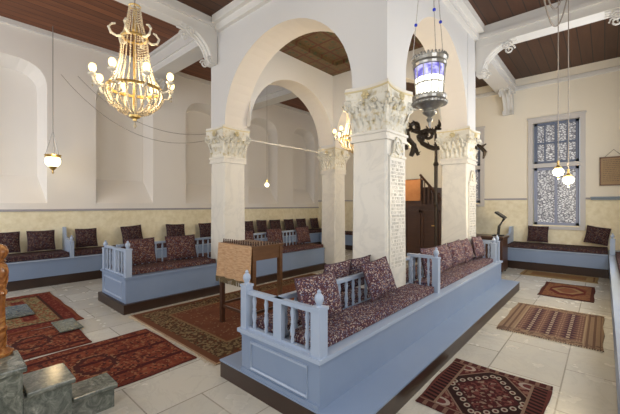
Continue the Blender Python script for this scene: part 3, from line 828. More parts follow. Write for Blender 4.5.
# ------------------------------------------------------------------ rugs
def rug_mat(name, hx, hy, style):
    def fn(t):
        x, y, z = t.xyz(t.coord()); p = t.coord()
        ax, ay = x.abs(), y.abs()
        d = (hx - ax).min(hy - ay)
        fl = t.noise(p, 26, 3); v = t.voro(p, 20); cell = t.xyz(t.voro(p, 20, out=1))[0]
        def ring(n, a, b): return n.gt(a)*n.lt(b)
        def dist2(a, b): return t.math('SQRT', a*a + b*b)
        f2 = t.xyz(t.voro(p, 42, out=1))[0]; v2 = t.voro(p, 42)
        if style == 'dark_diamond':
            n = ax/(hx*.70) + ay/(hy*.74)
            c = t.mix(fl, (.020, .007, .008), (.034, .012, .012))
            c = t.mix(n.lt(.86), c, (.060, .012, .014)); c = t.mix(n.lt(.80)*f2.gt(.66), c, (.16, .045, .04))
            c = t.mix(n.lt(.80)*f2.lt(.16), c, (.26, .17, .13))
            k = (ax/(hx*.70) - ay/(hy*.74))*3.0
            rr = dist2((k.frac() - .5)*.32, n - 1.0)
            c = t.mix(rr.lt(.115), c, (.44, .36, .29)); c = t.mix(rr.lt(.06), c, (.10, .02, .02))
            c = t.mix(n.gt(1.36), c, (.095, .018, .018))
            c = t.mix(n.gt(1.41)*f2.gt(.70), c, (.25, .12, .09)); c = t.mix(ring(n, 1.33, 1.39), c, (.26, .16, .12))
            cr = dist2(ax - hx*.62, (ay - hy*.72)*1.3)
            c = t.mix(cr.lt(.075), c, (.42, .33, .28)); c = t.mix(cr.lt(.045), c, (.13, .03, .03))
            e = hx - ax
            c = t.mix(e.lt(.125), c, (.13, .035, .030))
            c = t.mix(e.lt(.115)*e.gt(.02)*(y*19 + x*4).frac().gt(.5), c, (.018, .008, .008))
            c = t.mix(ring(e, .115, .135), c, (.27, .17, .12))
            g = hy - ay
            c = t.mix(g.lt(.075), c, (.075, .018, .018)); c = t.mix(g.lt(.065)*(x*13).frac().gt(.62), c, (.22, .12, .09))
            c = t.mix(ring(g, .070, .085), c, (.24, .14, .10))
        elif style == 'bokhara':
            c = t.mix(fl, (.25, .165, .115), (.33, .225, .155))
            inner = ax.lt(hx*.64)*ay.lt(hy*.80)
            u = (x*5.2 + .5).frac() - .5; w_ = (y*11.0).frac() - .5
            dm = u.abs()*1.1 + w_.abs()*.75
            c2 = t.mix(fl, (.16, .085, .070), (.22, .12, .095))
            c2 = t.mix(dm.lt(.46), c2, (.060, .024, .040))
            c2 = t.mix((u.abs()).lt(.09)*(w_.abs()).lt(.30), c2, (.40, .31, .24))
            c2 = t.mix(ring(u.abs(), .40, .47)*(w_.abs()).gt(.3), c2, (.34, .22, .16))
            c = t.mix(inner, c, c2)
            c = t.mix(ring(ax, hx*.70, hx*.96)*(x*16).frac().gt(.62), c, (.15, .085, .065))
            c = t.mix(ring(ax, hx*.65, hx*.675), c, (.38, .28, .19))
            c = t.mix((hy-ay).lt(.12)*f2.gt(.5), c, (.15, .09, .07))
        elif style == 'medallion':
            c = t.mix(fl, (.20, .085, .040), (.27, .125, .062)); c = t.mix(f2.gt(.75), c, (.15, .045, .03))
            n = ax/(hx*.68) + ay/(hy*.74)
            c = t.mix(ax.lt(hx*.68)*ay.lt(hy*.66)*n.lt(1.30), c, (.115, .020, .016))
            c = t.mix(n.lt(.92)*ay.lt(hy*.42), c, (.29, .17, .085)); c = t.mix(n.lt(.62)*ay.lt(hy*.33), c, (.20, .075, .04))
            c = t.mix(d.lt(.05), c, (.085, .025, .02))
        elif style == 'ochre':
            c = t.mix(fl, (.30, .19, .085), (.38, .26, .125))
            c = t.mix(ax.lt(hx*.72)*ay.lt(hy*.6), c, (.23, .12, .055))
            c = t.mix(ring(d, .05, .075), c, (.17, .085, .045))
        elif style == 'red_floral':
            m_ = t.noise(p, 7, 5, .7)
            c = t.mix(t.ramp(m_, [(.35, (0, 0, 0)), (.65, (1, 1, 1))]), (.135, .022, .014), (.29, .075, .038))
            c = t.mix(f2.gt(.74)*v2.lt(.55), c, (.31, .125, .06)); c = t.mix(f2.lt(.18), c, (.075, .020, .018))
            bw = (x*2.5 + .2).frac()
            c = t.mix(ring(bw, 0.0, .14)*m_.gt(.40), c, (.070, .012, .012))
            wx = x + (m_ - .5)*.12; wy = y + (fl - .5)*.12
            q = dist2(wx, (wy - .30)*1.3)
            c = t.mix(ring(q, .17, .22), c, (.075, .02, .018)); c = t.mix(ring(q, .22, .25)*f2.gt(.4), c, (.34, .17, .09))
            c = t.mix(d.lt(.03), c, (.14, .03, .02))
        elif style == 'prayer':
            m_ = t.noise(p, 8, 5, .7)
            c = t.mix(m_, (.21, .055, .028), (.31, .11, .055))
            c = t.mix(d.lt(.18), c, (.15, .022, .016)); c = t.mix(d.lt(.17)*f2.gt(.8), c, (.27, .08, .045))
            k = ring(d, .22, .40)
            c = t.mix(k*f2.gt(.42), c, (.30, .24, .12)); c = t.mix(k*f2.gt(.80), c, (.12, .10, .05))
            c = t.mix(ring(d, .18, .215), c, (.06, .022, .016))
            c = t.mix(d.gt(.42), c, (.145, .020, .015)); c = t.mix(d.gt(.42)*f2.gt(.80), c, (.27, .09, .05))
            c = t.mix(d.lt(.045), c, (.22, .06, .03))
        else:  # hall carpet
            m_ = t.noise(p, 5, 6, .7)
            c = t.mix(m_, (.11, .034, .018), (.22, .080, .042))
            c = t.mix(f2.gt(.86)*v2.lt(.5), c, (.27, .15, .08))
            k = ring(d, .10, .36)
            c = t.mix(k, c, (.085, .045, .025))
            c = t.mix(k*f2.gt(.42)*v2.lt(.75), c, (.24, .165, .085)); c = t.mix(k*f2.gt(.84), c, (.13, .04, .02))
            c = t.mix(ring(d, .36, .39), c, (.24, .14, .07)); c = t.mix(d.lt(.10), c, (.16, .062, .032))
            c = t.mix(d.lt(.02), c, (.40, .26, .17))
        c = t.mix(1.0, t.mix(.10, c, (.07, .05, .04)), (.74, .76, .76), 'MULTIPLY')      # whole pattern evenly darkened and slightly greyed
        n2 = t.noise(p, 160, 2)
        return {'Base Color': c, 'Normal': t.bump(n2, .4, .004)}
    return mat(name, rough=.95, spec=.08, fn=fn)
def rug(x0, x1, y0, y1, style, label, z=0.0, rz=0, fringe=None, group='rugs on the marble floor'):
    cx, cy = (x0+x1)/2, (y0+y1)/2; hx, hy = (x1-x0)/2, (y1-y0)/2
    t = thing('rug', label, 'rug', (cx, cy, z+.001), math.radians(rz), group)
    bm = nb(); nx, ny = max(8, int(hx*14)), max(8, int(hy*14)); rnd = random.Random(len(label))
    ph = rnd.uniform(0, 6)
    def hh(x, y): return .010 + .0025*math.sin(x*5+ph)*math.sin(y*6+ph*2)
    g = {}
    for k in (0, 1):
        for i in range(nx+1):
            for j in range(ny+1):
                x, y = -hx+2*hx*i/nx, -hy+2*hy*j/ny
                ex = .008*math.sin(y*9+ph) if i in (0, nx) else 0
                ey = .008*math.sin(x*8+ph) if j in (0, ny) else 0
                g[k, i, j] = bm.verts.new((x+ex, y+ey, hh(x, y) if k else 0))
    for i in range(nx):
        for j in range(ny):
            bm.faces.new([g[1, i, j], g[1, i+1, j], g[1, i+1, j+1], g[1, i, j+1]])
    for i in range(nx):
        for j in (0, ny): bm.faces.new([g[0, i, j], g[0, i+1, j], g[1, i+1, j], g[1, i, j]])
    for j in range(ny):
        for i in (0, nx): bm.faces.new([g[0, i, j], g[0, i, j+1], g[1, i, j+1], g[1, i, j]])
    obj('pile', bm, rug_mat('rug_' + style, hx, hy, style), t, smooth=True)
    if fringe:
        for s in (-1, 1):
            bm = nb()
            n = int((2*hy if fringe == 'x' else 2*hx)/.022)
            for i in range(n):
                a = -1 + 2*(i+.5)/n; L = rnd.uniform(.02, .045); sw = rnd.uniform(-.012, .012)
                if fringe == 'x': pts = [(s*hx, a*hy, .006), (s*(hx+L), a*hy+sw, .004)]
                else: pts = [(a*hx, s*hy, .006), (a*hx+sw, s*(hy+L), .004)]
                tube(bm, pts, [.005, .003], 4)
            o = obj('fringe', bm, M_fringe, t); o['label'] = 'pale fringe'
    return t
M_darkfringe = mat('dark_fringe', (.13, .10, .055), .95)
M_fringe = mat('rug_fringe', (.52, .43, .32), .95)
rug(-1.12, -.33, 2.50, 3.46, 'dark_diamond', 'dark maroon rug with a white-dotted diamond, at the bottom of the right aisle', rz=0)
rug(-1.02, -.01, 4.66, 6.10, 'bokhara', 'tan fringed rug with rows of dark diamonds in the middle of the right aisle', fringe='y')
rug(-.87, -.13, 6.88, 8.14, 'medallion', 'red-brown rug with a pale central medallion in the right aisle')
rug(-1.42, -.10, 8.62, 9.28, 'ochre', 'ochre rug lying across the aisle before the back bench')
rug(-7.35, -5.28, .35, 1.33, 'prayer', 'red rug with a patterned border furthest left, before the wall bench', rz=0)
rug(-5.24, -4.32, -.35, 1.17, 'red_floral', 'red floral rug behind the grey marble steps, between the two other left rugs')
rug(-4.26, -3.075, -.3, 1.74, 'red_floral', 'red floral rug right of the grey marble steps, with dark stripes')
rug(-4.93, -2.80, 1.79, 5.6, 'carpet', 'large red-brown carpet with a gold and black border under the lectern', fringe='y')

# ------------------------------------------------------------------ grey marble steps and amber newel post
st = thing('marble_steps', 'mottled grey marble stepped kerb in the bottom left corner', 'steps', (-2.92, .5, 0))
for (y0, y1, z, x0, x1) in ((.64, .93, .18, -3.05, -2.80), (.38, .64, .36, -3.06, -2.72), (-.35, .38, .54, -3.06, -2.70)):
    bm = nb(); box(bm, x0+.02, x1-.02, y0-.015, y1-.02, 0, z-.035); s = obj('step', bm, M_greymarble, st, world=True)
    bm = nb(); box(bm, x0, x1, y0+.0, y1, z-.035, z); bevel(bm, .008, 2); obj('nosing', bm, M_greymarble, s, world=True)
npst = thing('newel_post', 'turned amber onyx post with a ball top at the left edge', 'post', (-3.05, .27, .54))
bm = nb(); lathe(bm, [(.085, 0), (.088, .02), (.07, .035), (.058, .05)], n=20); o = obj('foot', bm, M_onyx, npst, smooth=True)
bm = nb(); lathe(bm, [(.050, .05), (.053, .10), (.050, .16), (.058, .17), (.058, .185), (.046, .195), (.044, .30), (.047, .40), (.056, .41), (.056, .425), (.047, .44), (.060, .50), (.062, .56), (.054, .60), (.036, .625)], n=20); obj('shaft', bm, M_onyx, npst, smooth=True)
bm = nb(); lathe(bm, [(.036, .622), (.05, .63), (.036, .64), (.05, .652), (.061, .68), (.061, .70), (.048, .73), (.02, .745), (.0, .748)], n=20); obj('ball_top', bm, M_onyx, npst, smooth=True)
for (x0, x1, y0, y1, lab) in ((-6.62, -5.95, .62, .92, 'flat grey stone slab lying on the furthest left rug'), (-5.33, -4.85, .98, 1.22, 'flat grey stone slab between two red rugs on the left')):
    bm = nb(); box(bm, x0, x1, y0, y1, .018, .038); bevel(bm, .006)
    tag(center_origin(obj('stone_slab', bm, M_greymarble)), lab, 'slab', 'grey stone slabs on the rugs')

# ------------------------------------------------------------------ lectern with cloth
lx0, lx1, ly0, ly1, lz = -3.76, -3.12, 2.50, 2.93, 1.05
lt = thing('lectern', 'tall brown wooden reading desk standing on the red-brown carpet', 'lectern', (-3.55, 2.7, .014))
for x, y in ((lx0, ly0), (lx1, ly0), (lx0, ly1), (lx1, ly1)):
    bm = nb(); box(bm, x-.025, x+.025, y-.025, y+.025, .014, lz-.02); obj('leg', bm, M_oak if x > -3.5 else M_dkwood, lt, world=True)
bm = nb()
box(bm, lx1-.02, lx1+.015, ly0+.025, ly1-.025, lz-.17, lz-.02); box(bm, lx0-.015, lx0+.02, ly0+.025, ly1-.025, lz-.17, lz-.02)
box(bm, lx0+.025, lx1-.025, ly0-.012, ly0+.012, lz-.17, lz-.02); box(bm, lx0+.025, lx1-.025, ly1-.012, ly1+.012, lz-.17, lz-.02)
obj('apron', bm, M_oak, lt, world=True)
bm = nb(); box(bm, lx0-.035, lx1+.035, ly0-.035, ly1+.035, lz-.02, lz+.005); obj('desk_top', bm, M_oak, lt, world=True)
bm = nb()
box(bm, lx0-.012, lx0+.012, ly0, ly1, .24, .27); box(bm, lx0, lx1, ly0-.012, ly0+.012, .21, .24); box(bm, lx1-.012, lx1+.012, ly0, ly1, .24, .27)
obj('stretcher', bm, M_dkwood, lt, world=True)
bm = nb(); n = 15
for i in range(n):
    x = lx0 - .01 + (lx1-lx0+.02)*i/(n-1)
    lathe(bm, [(.008, 0), (.012, .018), (.007, .03), (.010, .042), (.003, .05)], (x, ly0+.03, lz+.005), 6)
for i in range(1, 9):
    lathe(bm, [(.008, 0), (.012, .018), (.007, .03), (.010, .042), (.003, .05)], (lx1+.0, ly0+.03+(ly1-ly0-.06)*i/8, lz+.005), 6)
obj('gallery', bm, M_dkwood, lt, world=True)
# cloth hanging down the front, slightly flared and wavy
bm = nb(); NX, NZ = 22, 12; g = {}
for k in (0, 1):
    for i in range(NX+1):
        for j in range(NZ+1):
            u, v = i/NX, j/NZ
            z = lz + .007 - .44*v - (.02*math.sin(u*19) if j == NZ else 0)
            x = lx0 - .03 - .01*v + (lx1-lx0+.05+.015*v)*u
            y = ly0 - .040 - .03*v - .012*v*math.sin(u*22) - (0 if k else -.004)
            g[k, i, j] = bm.verts.new((x, y, z))
for i in range(NX):
    for j in range(NZ):
        for k in (0, 1): bm.faces.new([g[k, i, j], g[k, i+1, j], g[k, i+1, j+1], g[k, i, j+1]])
for i in range(NX):
    for j in (0, NZ): bm.faces.new([g[0, i, j], g[0, i+1, j], g[1, i+1, j], g[1, i, j]])
for j in range(NZ):
    for i in (0, NX): bm.faces.new([g[0, i, j], g[0, i, j+1], g[1, i, j+1], g[1, i, j]])
o = center_origin(obj('lectern_cloth', bm, M_cloth, smooth=True)); tag(o, 'worn tan cloth with woven bands hanging down the front of the reading desk', 'cloth')
bm = nb()
for i in range(40):
    u = (i+.5)/40; x = lx0-.04+(lx1-lx0+.065)*u
    tube(bm, [(x, ly0-.074-.012*math.sin(u*22), lz-.42), (x+random.uniform(-.008, .008), ly0-.078, lz-.49)], .006, 4)
fo = obj('fringe', bm, M_darkfringe, o, world=True); fo['label'] = 'dark olive fringe'

# ------------------------------------------------------------------ chandeliers
def chandelier(loc, label, ceil_z, power):
    """origin at the level of the bulbs"""
    t = thing('chandelier', label, 'chandelier', loc, 0, 'crystal chandeliers')
    top = ceil_z - loc[2]
    bm = nb(); tube(bm, [(0, 0, .72), (0, 0, top)], .008, 6); obj('chain', bm, M_chain, t)
    bm = nb(); lathe(bm, [(.05, 0), (.08, .01), (.03, .05)], (0, 0, top-.05), 12); obj('ceiling_rose', bm, M_brass, t)
    bm = nb(); lathe(bm, [(.012, -.30), (.02, -.25), (.012, .0), (.02, .2), (.012, .45), (.03, .5), (.012, .6), (.02, .72), (.008, .76)], n=8); obj('stem', bm, M_brass, t)
    def ringm(r, z, tr, m, name):
        bm = nb(); tube(bm, [(r*math.cos(2*PI*i/24), r*math.sin(2*PI*i/24), z) for i in range(25)], tr, 6); return obj(name, bm, m, t)
    ringm(.115, .42, .014, M_brass, 'upper_ring'); ringm(.25, -.10, .016, M_brass, 'lower_ring'); ringm(.05, .74, .010, M_brass, 'top_ring')
    def strand(pts, n, r):
        bm = nb()
        for i in range(n):
            f = (i+.5)/n*(len(pts)-1); k = min(int(f), len(pts)-2); p = Vector(pts[k]).lerp(Vector(pts[k+1]), f-k)
            octa(bm, p, r, r*1.35)
        return bm
    N = 20
    for kind, pts, nn, r in (('upper_strand', [(.05, 0, .74), (.075, 0, .56), (.115, 0, .42)], 15, .008),
                             ('long_strand', [(.115, 0, .42), (.135, 0, .2), (.18, 0, .02), (.25, 0, -.10)], 26, .009),
                             ('bowl_strand', [(.25, 0, -.10), (.265, 0, -.17), (.23, 0, -.25), (.14, 0, -.325), (.04, 0, -.355)], 19, .0145)):
        me = None
        for k in range(N):
            if me is None: o = obj(kind, strand(pts, nn, r), M_crystal, t); me = o
            else:
                o = me.copy(); COL.objects.link(o); o.parent = t
            o.rotation_euler = (0, 0, 2*PI*k/N)
    bm = nb(); lathe(bm, [(.055, -.365), (.05, -.385), (.02, -.40), (.018, -.42)], n=12); obj('bottom_boss', bm, M_brass, t)
    bm = nb(); lathe(bm, [(.004, -.42), (.018, -.47), (.004, -.50)], n=6); obj('drop', bm, M_crystal, t)
    for k in range(8):     # eight lit arms
        a = math.radians(-5 + 45*k); d = Vector((math.cos(a), math.sin(a), 0)); z = Vector((0, 0, 1))
        bm = nb(); tube(bm, [d*.24 - z*.10, d*.29 - z*.14, d*.34 - z*.13, d*.36 - z*.08, d*.365 - z*.055], .012, 6)
        lathe(bm, [(.012, -.06), (.036, -.045), (.040, -.035), (.014, -.03), (.014, .0)], tuple(d*.365), 10)
        arm = obj('arm', bm, M_milkglass, t)
        bm = nb(); ball(bm, d*.365 + z*.022, .034, 10, 1.25); obj('bulb', bm, M_bulb, arm)
        bm = nb()
        for q in range(3): octa(bm, d*.365 - z*(.075 + .035*q) + d.cross(z)*.0, .011, .016)
        obj('arm_drop', bm, M_crystal, arm)
    for k in range(6):       # unlit curled glass branches at the upper ring
        a = 2*PI*k/6 + .3; d = Vector((math.cos(a), math.sin(a), 0)); z = Vector((0, 0, 1))
        bm = nb(); tube(bm, [d*.11 + z*.42, d*.16 + z*.40, d*.21 + z*.42, d*.23 + z*.47, d*.20 + z*.51, d*.17 + z*.52], [.011, .012, .013, .013, .011, .009], 6)
        obj('glass_branch', bm, M_milkglass, t)
    point('chandelier_light', (0, 0, -.02), power, (1.0, .78, .48), .2, t)
    return t
chandelier((-3.57, 1.34, 2.82), 'large lit crystal chandelier hanging at the upper left', 4.87, 48)
chandelier((-3.50, 5.18, 2.90), 'lit crystal chandelier under the middle ceiling, half hidden by the big column', 4.70, 90)

# hanging glass lamp with blue top
def sanctuary_lamp():
    x, y, zb = -1.10, 2.75, 2.19
    t = thing('hanging_lamp', 'lit blue and white glass lamp in silver filigree hanging near the big column', 'lamp', (x, y, zb))
    bm = nb(); lathe(bm, [(.003, 0), (.012, .02), (.010, .045), (.020, .06), (.028, .075), (.014, .092), (.030, .105), (.052, .12), (.058, .135), (.045, .15), (.062, .165), (.095, .185), (.112, .20)], n=20); obj('silver_cup', bm, M_silver, t, smooth=True)
    bm = nb()
    for z, r, n in ((.208, .134, 28), (.262, .124, 28)):
        for k in range(n): ball(bm, (r*math.cos(2*PI*k/n), r*math.sin(2*PI*k/n), z), .013, 6)
    lathe(bm, [(.105, .195), (.134, .198), (.140, .215), (.128, .235), (.132, .255), (.120, .268), (.100, .272)], n=24); obj('beaded_gallery', bm, M_silver, t)
    def shell(prof, name, m):
        bm = nb(); n = 24; R = []
        full = prof + [(r-.004, z) for r, z in prof[::-1]]
        R = [[bm.verts.new((r*math.cos(2*PI*k/n), r*math.sin(2*PI*k/n), z)) for k in range(n)] for r, z in full]
        for A, B in zip(R, R[1:] + R[:1]):
            for k in range(n): bm.faces.new((A[k], A[(k+1) % n], B[(k+1) % n], B[k]))
        return obj(name, bm, m, t, smooth=True)
    shell([(.098, .268), (.107, .33), (.112, .415)], 'white_glass', M_lampglass)
    shell([(.112, .415), (.115, .45), (.122, .51)], 'blue_glass', M_blueglass)
    bm = nb()
    for k in range(12):
        a = 2*PI*k/12; d = Vector((math.cos(a), math.sin(a), 0)); tube(bm, [d*.107 + Vector((0, 0, .25)), d*.117 + Vector((0, 0, .38)), d*.126 + Vector((0, 0, .51))], .0045, 4)
    tube(bm, [(.116*math.cos(2*PI*i/24), .116*math.sin(2*PI*i/24), .365) for i in range(25)], .006, 5)
    obj('glass_ribs', bm, M_silver, t)
    bm = nb(); lathe(bm, [(.120, .505), (.134, .51), (.138, .53), (.130, .55), (.140, .575), (.136, .58), (.120, .555), (.118, .515)], n=24)
    for k in range(30): a = 2*PI*k/30; lathe(bm, [(.010, 0), (.012, .012), (.002, .03)], (.137*math.cos(a), .137*math.sin(a), .575), 6)
    obj('filigree_crown', bm, M_silver, t)
    bm = nb(); ball(bm, (0, 0, .31), .045, 10, 1.3); obj('bulb', bm, M_bulbw, t)
    for k in range(3):
        a = math.radians(41.6 + (165, 15, -90)[k]); p0 = Vector((.137*math.cos(a), .137*math.sin(a), .58)); p1 = Vector((.01*math.cos(a), .01*math.sin(a), 1.95))
        bm = nb()
        n = 34
        for i in range(n): octa(bm, p0.lerp(p1, (i+.5)/n), .0042, .020)
        tube(bm, [p0, p1], .003, 4)
        c = obj('chain', bm, M_chain, t)
        bm = nb(); ball(bm, p0.lerp(p1, .22 + .02*k), .014, 8); obj('blue_bead', bm, M_bead, c)
    bm = nb(); tube(bm, [(0, 0, 1.95), (0, 0, 4.87-zb)], .006, 5); ball(bm, (0, 0, 1.95), .022, 8); obj('top_chain', bm, M_chain, t)
    point('lamp_light', (0, 0, .31), 3, (1.0, .93, .75), .05, t)
sanctuary_lamp()

# small lamp against the left wall
t = thing('hanging_lamp', 'small lit brass lamp hanging on a long chain before the left wall niche', 'lamp', (-8.25, 1.55, 2.16))
bm = nb(); lathe(bm, [(.003, 0), (.02, .03), (.012, .07), (.05, .11), (.075, .15)], n=14); obj('cup', bm, M_brass, t, smooth=True)
bm = nb(); lathe(bm, [(.075, .15), (.125, .21), (.135, .27), (.115, .33)], n=16); obj('lit_glass', bm, emis('wall_lamp_glass', (1.0, .86, .55), 3.2), t, smooth=True)
bm = nb(); lathe(bm, [(.115, .33), (.14, .34), (.13, .36), (.145, .385), (.10, .375)], n=16); obj('brass_rim', bm, M_brass, t, smooth=True)
for k in range(3):
    a = 2*PI*k/3; bm = nb(); tube(bm, [(.13*math.cos(a), .13*math.sin(a), .37), (.005*math.cos(a), .005*math.sin(a), .85)], .007, 4); obj('chain', bm, M_chain, t)
bm = nb(); tube(bm, [(0, 0, .85), (0, 0, 5.12-2.16)], .009, 5); obj('long_chain', bm, M_chain, t)
point('wall_lamp_light', (.20, 0, .25), 6, (1, .75, .42), .08, t)
# bare bulb right of the left column
t = thing('pendant_bulb', 'small bare lit bulb beside the column behind the lectern', 'lamp', (-5.75, 5.0, 2.0))
bm = nb(); ball(bm, (0, 0, 0), .05, 10); obj('bulb', bm, M_bulbw, t)
bm = nb(); tube(bm, [(0, 0, .05), (0, 0, .12)], .022, 8); obj('socket', bm, M_brass, t)
bm = nb(); tube(bm, [(0, 0, .12), (0, 0, 3.12)], .004, 4); obj('cord', bm, M_cable, t)
t = thing('pendant_bulb', 'added lit bulb warming the pulpit wall, unseen behind the big inscribed column', 'lamp', (-4.35, 8.2, 3.0))  # added bulb, kept out of view, to warm the wall by the pulpit
bm = nb(); ball(bm, (0, 0, 0), .05, 10); obj('bulb', bm, M_bulbw, t)
bm = nb(); tube(bm, [(0, 0, .05), (0, 0, .12)], .022, 8); obj('socket', bm, M_brass, t)
bm = nb(); tube(bm, [(0, 0, .12), (0, 0, 1.87)], .004, 4); obj('cord', bm, M_cable, t)
point('added_bulb_light', (0, 0, -.12), 50, (1.0, .74, .42), .08, t)
# two pendants before the tall window
for (x, y, z, lab) in ((-.47, 5.58, 1.99, 'left and higher of the two small lit pendant lamps before the tall window'),
                       (-.37, 5.72, 1.885, 'right and lower of the two small lit pendant lamps before the tall window')):
    t = thing('pendant_lamp', lab, 'lamp', (x, y, z), 0, 'small pendants before the window')
    bm = nb(); lathe(bm, [(.01, -.055), (.05, -.04), (.066, .0), (.055, .035), (.03, .05)], n=14); obj('lit_shade', bm, emis('pendant_glow', (1.0, .93, .62), 5), t, smooth=True)
    bm = nb(); lathe(bm, [(.03, .05), (.055, .055), (.03, .075), (.012, .10), (.014, .15)], n=12); obj('brass_cap', bm, M_brass, t, smooth=True)
    bm = nb(); tube(bm, [(0, 0, .15), (0, 0, 4.87-z)], .006, 5); obj('cord', bm, M_cable, t)
    bm = nb(); lathe(bm, [(.002, -.10), (.012, -.085), (.006, -.055)], n=8); obj('drop', bm, M_brass, t)
    point('pendant_light', (0, 0, -.14), 32, (1, .80, .48), .06, t)
# loops of slack cable under the right beam
bm = nb(); tube(bm, arc((-.66, 5.1, 4.86), (-.30, 5.55, 4.86), 1.0, 22), .010, 5)
tag(center_origin(obj('cable_loop', bm, M_cable)), 'lower of the slack cable loops hanging from the right ceiling', 'cable', 'slack ceiling cables')
bm = nb(); tube(bm, arc((-.64, 5.3, 4.86), (-.34, 5.5, 4.86), .74, 22), .010, 5)
tag(center_origin(obj('cable_loop', bm, M_cable)), 'upper of the slack cable loops hanging from the right ceiling', 'cable', 'slack ceiling cables')
for pts, lab in ((arc((-8.58, 2.05, 4.35), (-5.45, 3.55, 2.92), .45, 24), 'upper thin grey cable sagging across the left wall to the column'),
                 (arc((-8.58, 1.75, 4.30), (-5.45, 3.62, 2.86), .62, 24), 'lower thin grey cable sagging across the left wall to the column')):
    bm = nb(); tube(bm, pts, .005, 4); tag(center_origin(obj('sagging_cable', bm, M_cable)), lab, 'cable', 'cables across the left wall')

# ------------------------------------------------------------------ pulpit at the back
pu = thing('pulpit', 'dark wooden raised pulpit with a slanting handrail between the two right columns', 'pulpit', (-3.7, 9.2, 0))
bm = nb(); box(bm, -4.65, -2.75, 8.62, 10.15, 0, 1.50); obj('body', bm, M_dkwood, pu, world=True)
bm = nb()
for k in range(4):
    x0 = -4.6 + k*.47
    for a in ((x0, x0+.04, .1, 1.4), (x0+.40, x0+.44, .1, 1.4), (x0, x0+.44, .1, .16), (x0, x0+.44, 1.34, 1.4)): box(bm, a[0], a[1], 8.595, 8.62, a[2], a[3])
obj('panelling', bm, M_dkwood, pu, world=True)
bm = nb(); box(bm, -4.70, -2.70, 8.57, 10.15, 1.50, 1.56); obj('platform_edge', bm, M_dkwood, pu, world=True)
bm = nb(); tube(bm, [(-3.38, 8.59, 1.0), (-3.28, 8.575, 1.0)], .014, 6); o = obj('handle', bm, M_brass, pu, world=True); o['label'] = 'small brass handle'
bm = nb(); tube(bm, [(-3.72, 8.66, 2.36), (-3.10, 8.66, 1.62)], .032, 6); hr = obj('handrail', bm, M_dkwood, pu, world=True)
for k in range(6):
    q = k/5.5; x = -3.70 + .58*q; z = 2.33 - .69*q
    bm = nb(); tube(bm, [(x, 8.66, 1.56), (x, 8.66, z)], .018, 5); obj('baluster', bm, M_dkwood, hr, world=True)
bm = nb()
box(bm, -3.68, -3.45, 8.74, 9.5, 1.56, 2.02); box(bm, -3.45, -3.22, 8.74, 9.5, 1.56, 1.86); box(bm, -3.22, -3.0, 8.74, 9.5, 1.56, 1.70)
obj('stair', bm, M_dkwood, pu, world=True)
bm = nb(); box(bm, -4.40, -3.76, 8.90, 8.98, 1.56, 2.24); obj('desk_front', bm, M_dkwood, pu, world=True)
bm = nb(); box(bm, -4.36, -3.78, 8.87, 8.895, 1.66, 2.262); box(bm, -4.36, -3.78, 8.87, 8.985, 2.246, 2.262)
tag(center_origin(obj('pulpit_cloth', bm, M_rust)), 'rust orange cloth hung over the desk of the dark pulpit', 'cloth')

# wrought iron candelabrum
cd = thing('candelabrum', 'black wrought iron candelabrum with curling leafy arms before the pulpit', 'candelabrum', (-3.14, 8.25, 0))
bm = nb(); lathe(bm, [(.20, 0), (.20, .03), (.05, .10), (.035, .25)], n=12); obj('foot', bm, M_iron, cd)
bm = nb(); lathe(bm, [(.035, .2), (.04, 1.5), (.055, 1.55), (.04, 1.6), (.045, 2.5), (.07, 2.55), (.04, 2.62), (.035, 3.3), (.05, 3.4), (.01, 3.5)], n=10); obj('pole', bm, M_iron, cd)
CR = Vector((math.cos(math.radians(41.6)), math.sin(math.radians(41.6)), 0))   # the arms spread in one flat plane
rnd = random.Random(5)
def curl(c, r, a0, turns, n=18):
    return [(c[0] + r*(1-.55*i/n)*math.cos(a0 + turns*2*PI*i/n), c[1] + r*(1-.55*i/n)*math.sin(a0 + turns*2*PI*i/n)) for i in range(n+1)]
ARMS = [([(-.78, 3.36), (-.62, 3.42), (-.42, 3.34), (-.2, 3.41), (0, 3.37), (.18, 3.42), (.30, 3.34)], .045),
        (curl((-.54, 3.47), .13, -1.2, 1.3), .042),
        ([(-.42, 3.36), (-.40, 3.2), (-.34, 3.08), (-.18, 2.98), (0, 2.94), (.14, 2.99), (.22, 3.12), (.24, 3.2)], .05),
        (curl((-.36, 3.22), .10, .2, 1.4), .04), (curl((.20, 3.24), .10, 2.6, -1.4), .04),
        (curl((-.18, 3.30), .12, 2.8, 1.2), .036), (curl((.13, 3.46), .10, 3.4, -1.2), .036),
        ([(-.72, 3.36), (-.70, 3.18), (-.58, 3.04), (-.56, 2.90), (-.62, 2.76)], .06),
        ([(-.60, 3.04), (-.50, 2.92), (-.44, 2.78)], .045), ([(-.69, 3.18), (-.76, 3.04), (-.72, 2.92)], .04)]
for pts, r in ARMS:
    P3 = [CR*u + Vector((-CR.y, CR.x, 0))*rnd.uniform(-.03, .03) + Vector((0, 0, z)) for u, z in pts]
    rr = [r*(.75 + .5*math.sin(PI*(k+.5)/len(P3))) for k in range(len(P3))]
    bm = nb(); tube(bm, P3, rr, 6); arm = obj('arm', bm, M_iron, cd, smooth=True)
    bm = nb()
    for k in range(0, len(P3), 3 if len(P3) > 10 else 1):
        leaf(bm, P3[k], (CR*rnd.uniform(-1, 1) + Vector((0, 0, rnd.uniform(-.8, .8))) + Vector((.1, -.5, 0))).normalized(), Vector((0, 0, 1)), .07, .10, .06)
    obj('leaves', bm, M_iron, arm)
wl = thing('wall_bracket', 'small black iron bracket on the right side of the column before the back wall', 'bracket', (C4[1]+.01, 6.72, 2.5))
bm = nb(); tube(bm, [(0, 0, .2), (.09, 0, .12), (.16, 0, .02), (.13, 0, -.10)], [.02, .035, .04, .015], 6); tube(bm, [(.09, 0, .12), (.18, 0, .17)], [.03, .01], 6); obj('scroll', bm, M_iron, wl)
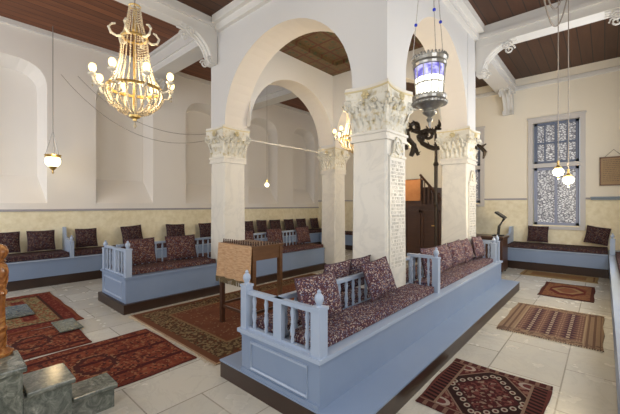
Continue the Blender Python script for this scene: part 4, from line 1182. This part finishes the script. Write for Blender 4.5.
bm = nb(); box(bm, -.01, .015, -.04, .04, .1, .3); obj('back_plate', bm, M_iron, wl)

# dark chest and tilted stand behind the far end of the foreground bench
ch = thing('chest', 'low dark wooden chest beyond the far end of the foreground bench', 'chest', (-2.06, 8.6, 0))
bm = nb(); box(bm, -2.42, -1.70, 8.35, 8.90, .05, .78); bevel(bm, .008); obj('body', bm, M_dkwood, ch, world=True)
bm = nb(); box(bm, -2.45, -1.67, 8.32, 8.93, .78, .83); bevel(bm, .01); obj('lid', bm, M_dkwood, ch, world=True)
bm = nb()
for x in (-2.39, -1.78):
    for y in (8.38, 8.82): box(bm, x, x+.05, y, y+.05, 0, .06)
obj('feet', bm, M_black, ch, world=True)
ls = thing('reading_stand', 'thin black reading stand with a tilted top standing on the dark chest', 'stand', (-1.84, 8.62, .832))
bm = nb(); box(bm, -.10, .10, -.10, .10, 0, .025); obj('foot', bm, M_black, ls)
bm = nb(); tube(bm, [(0, 0, .02), (.02, 0, .22), (.12, 0, .40)], .032, 6); obj('stem', bm, M_black, ls)
bm = nb(); box(bm, -.20, .03, -.14, .14, -.02, .02); o = obj('tilted_top', bm, M_black, ls); o.location = (.12, 0, .43); o.rotation_euler = (0, math.radians(36), 0)

# framed parchment and shelf on the back wall
pf = thing('picture', 'brown framed parchment hanging by a cord at the upper right of the back wall', 'picture', (.12, YB-.03, 2.0))
bm = nb(); box(bm, -.19, .26, -.012, .02, .0, .62); obj('parchment', bm, M_parch, pf)
bm = nb()
for a in ((-.21, -.185, 0, .64), (.255, .28, 0, .64), (-.21, .28, -.015, .012), (-.21, .28, .61, .64)): box(bm, a[0], a[1], -.022, .025, a[2], a[3])
obj('frame', bm, M_oak, pf)
bm = nb(); tube(bm, [(-.12, 0, .64), (.03, .0, .80), (.18, 0, .64)], .006, 4); obj('cord', bm, M_cable, pf)
rnd = random.Random(9)
for r in range(12):
    z = .56 - r*.043; x = -.15
    bm = nb()
    while x < .2:
        g = rnd.uniform(.015, .05); box(bm, x, x+g, -.0135, -.012, z, z+.010); x += g + .012
    obj('faded_writing_line', bm, M_ink, pf)
sh = thing('shelf', 'narrow blue-grey ledge on the back wall below the framed parchment', 'shelf', (.05, YB-.06, 1.66))
bm = nb(); box(bm, -.30, .9, -.06, .06, .045, .075); obj('board', bm, M_shelf, sh)
bm = nb(); box(bm, -.29, .9, .0, .058, 0, .045); obj('backing', bm, M_shelf, sh)
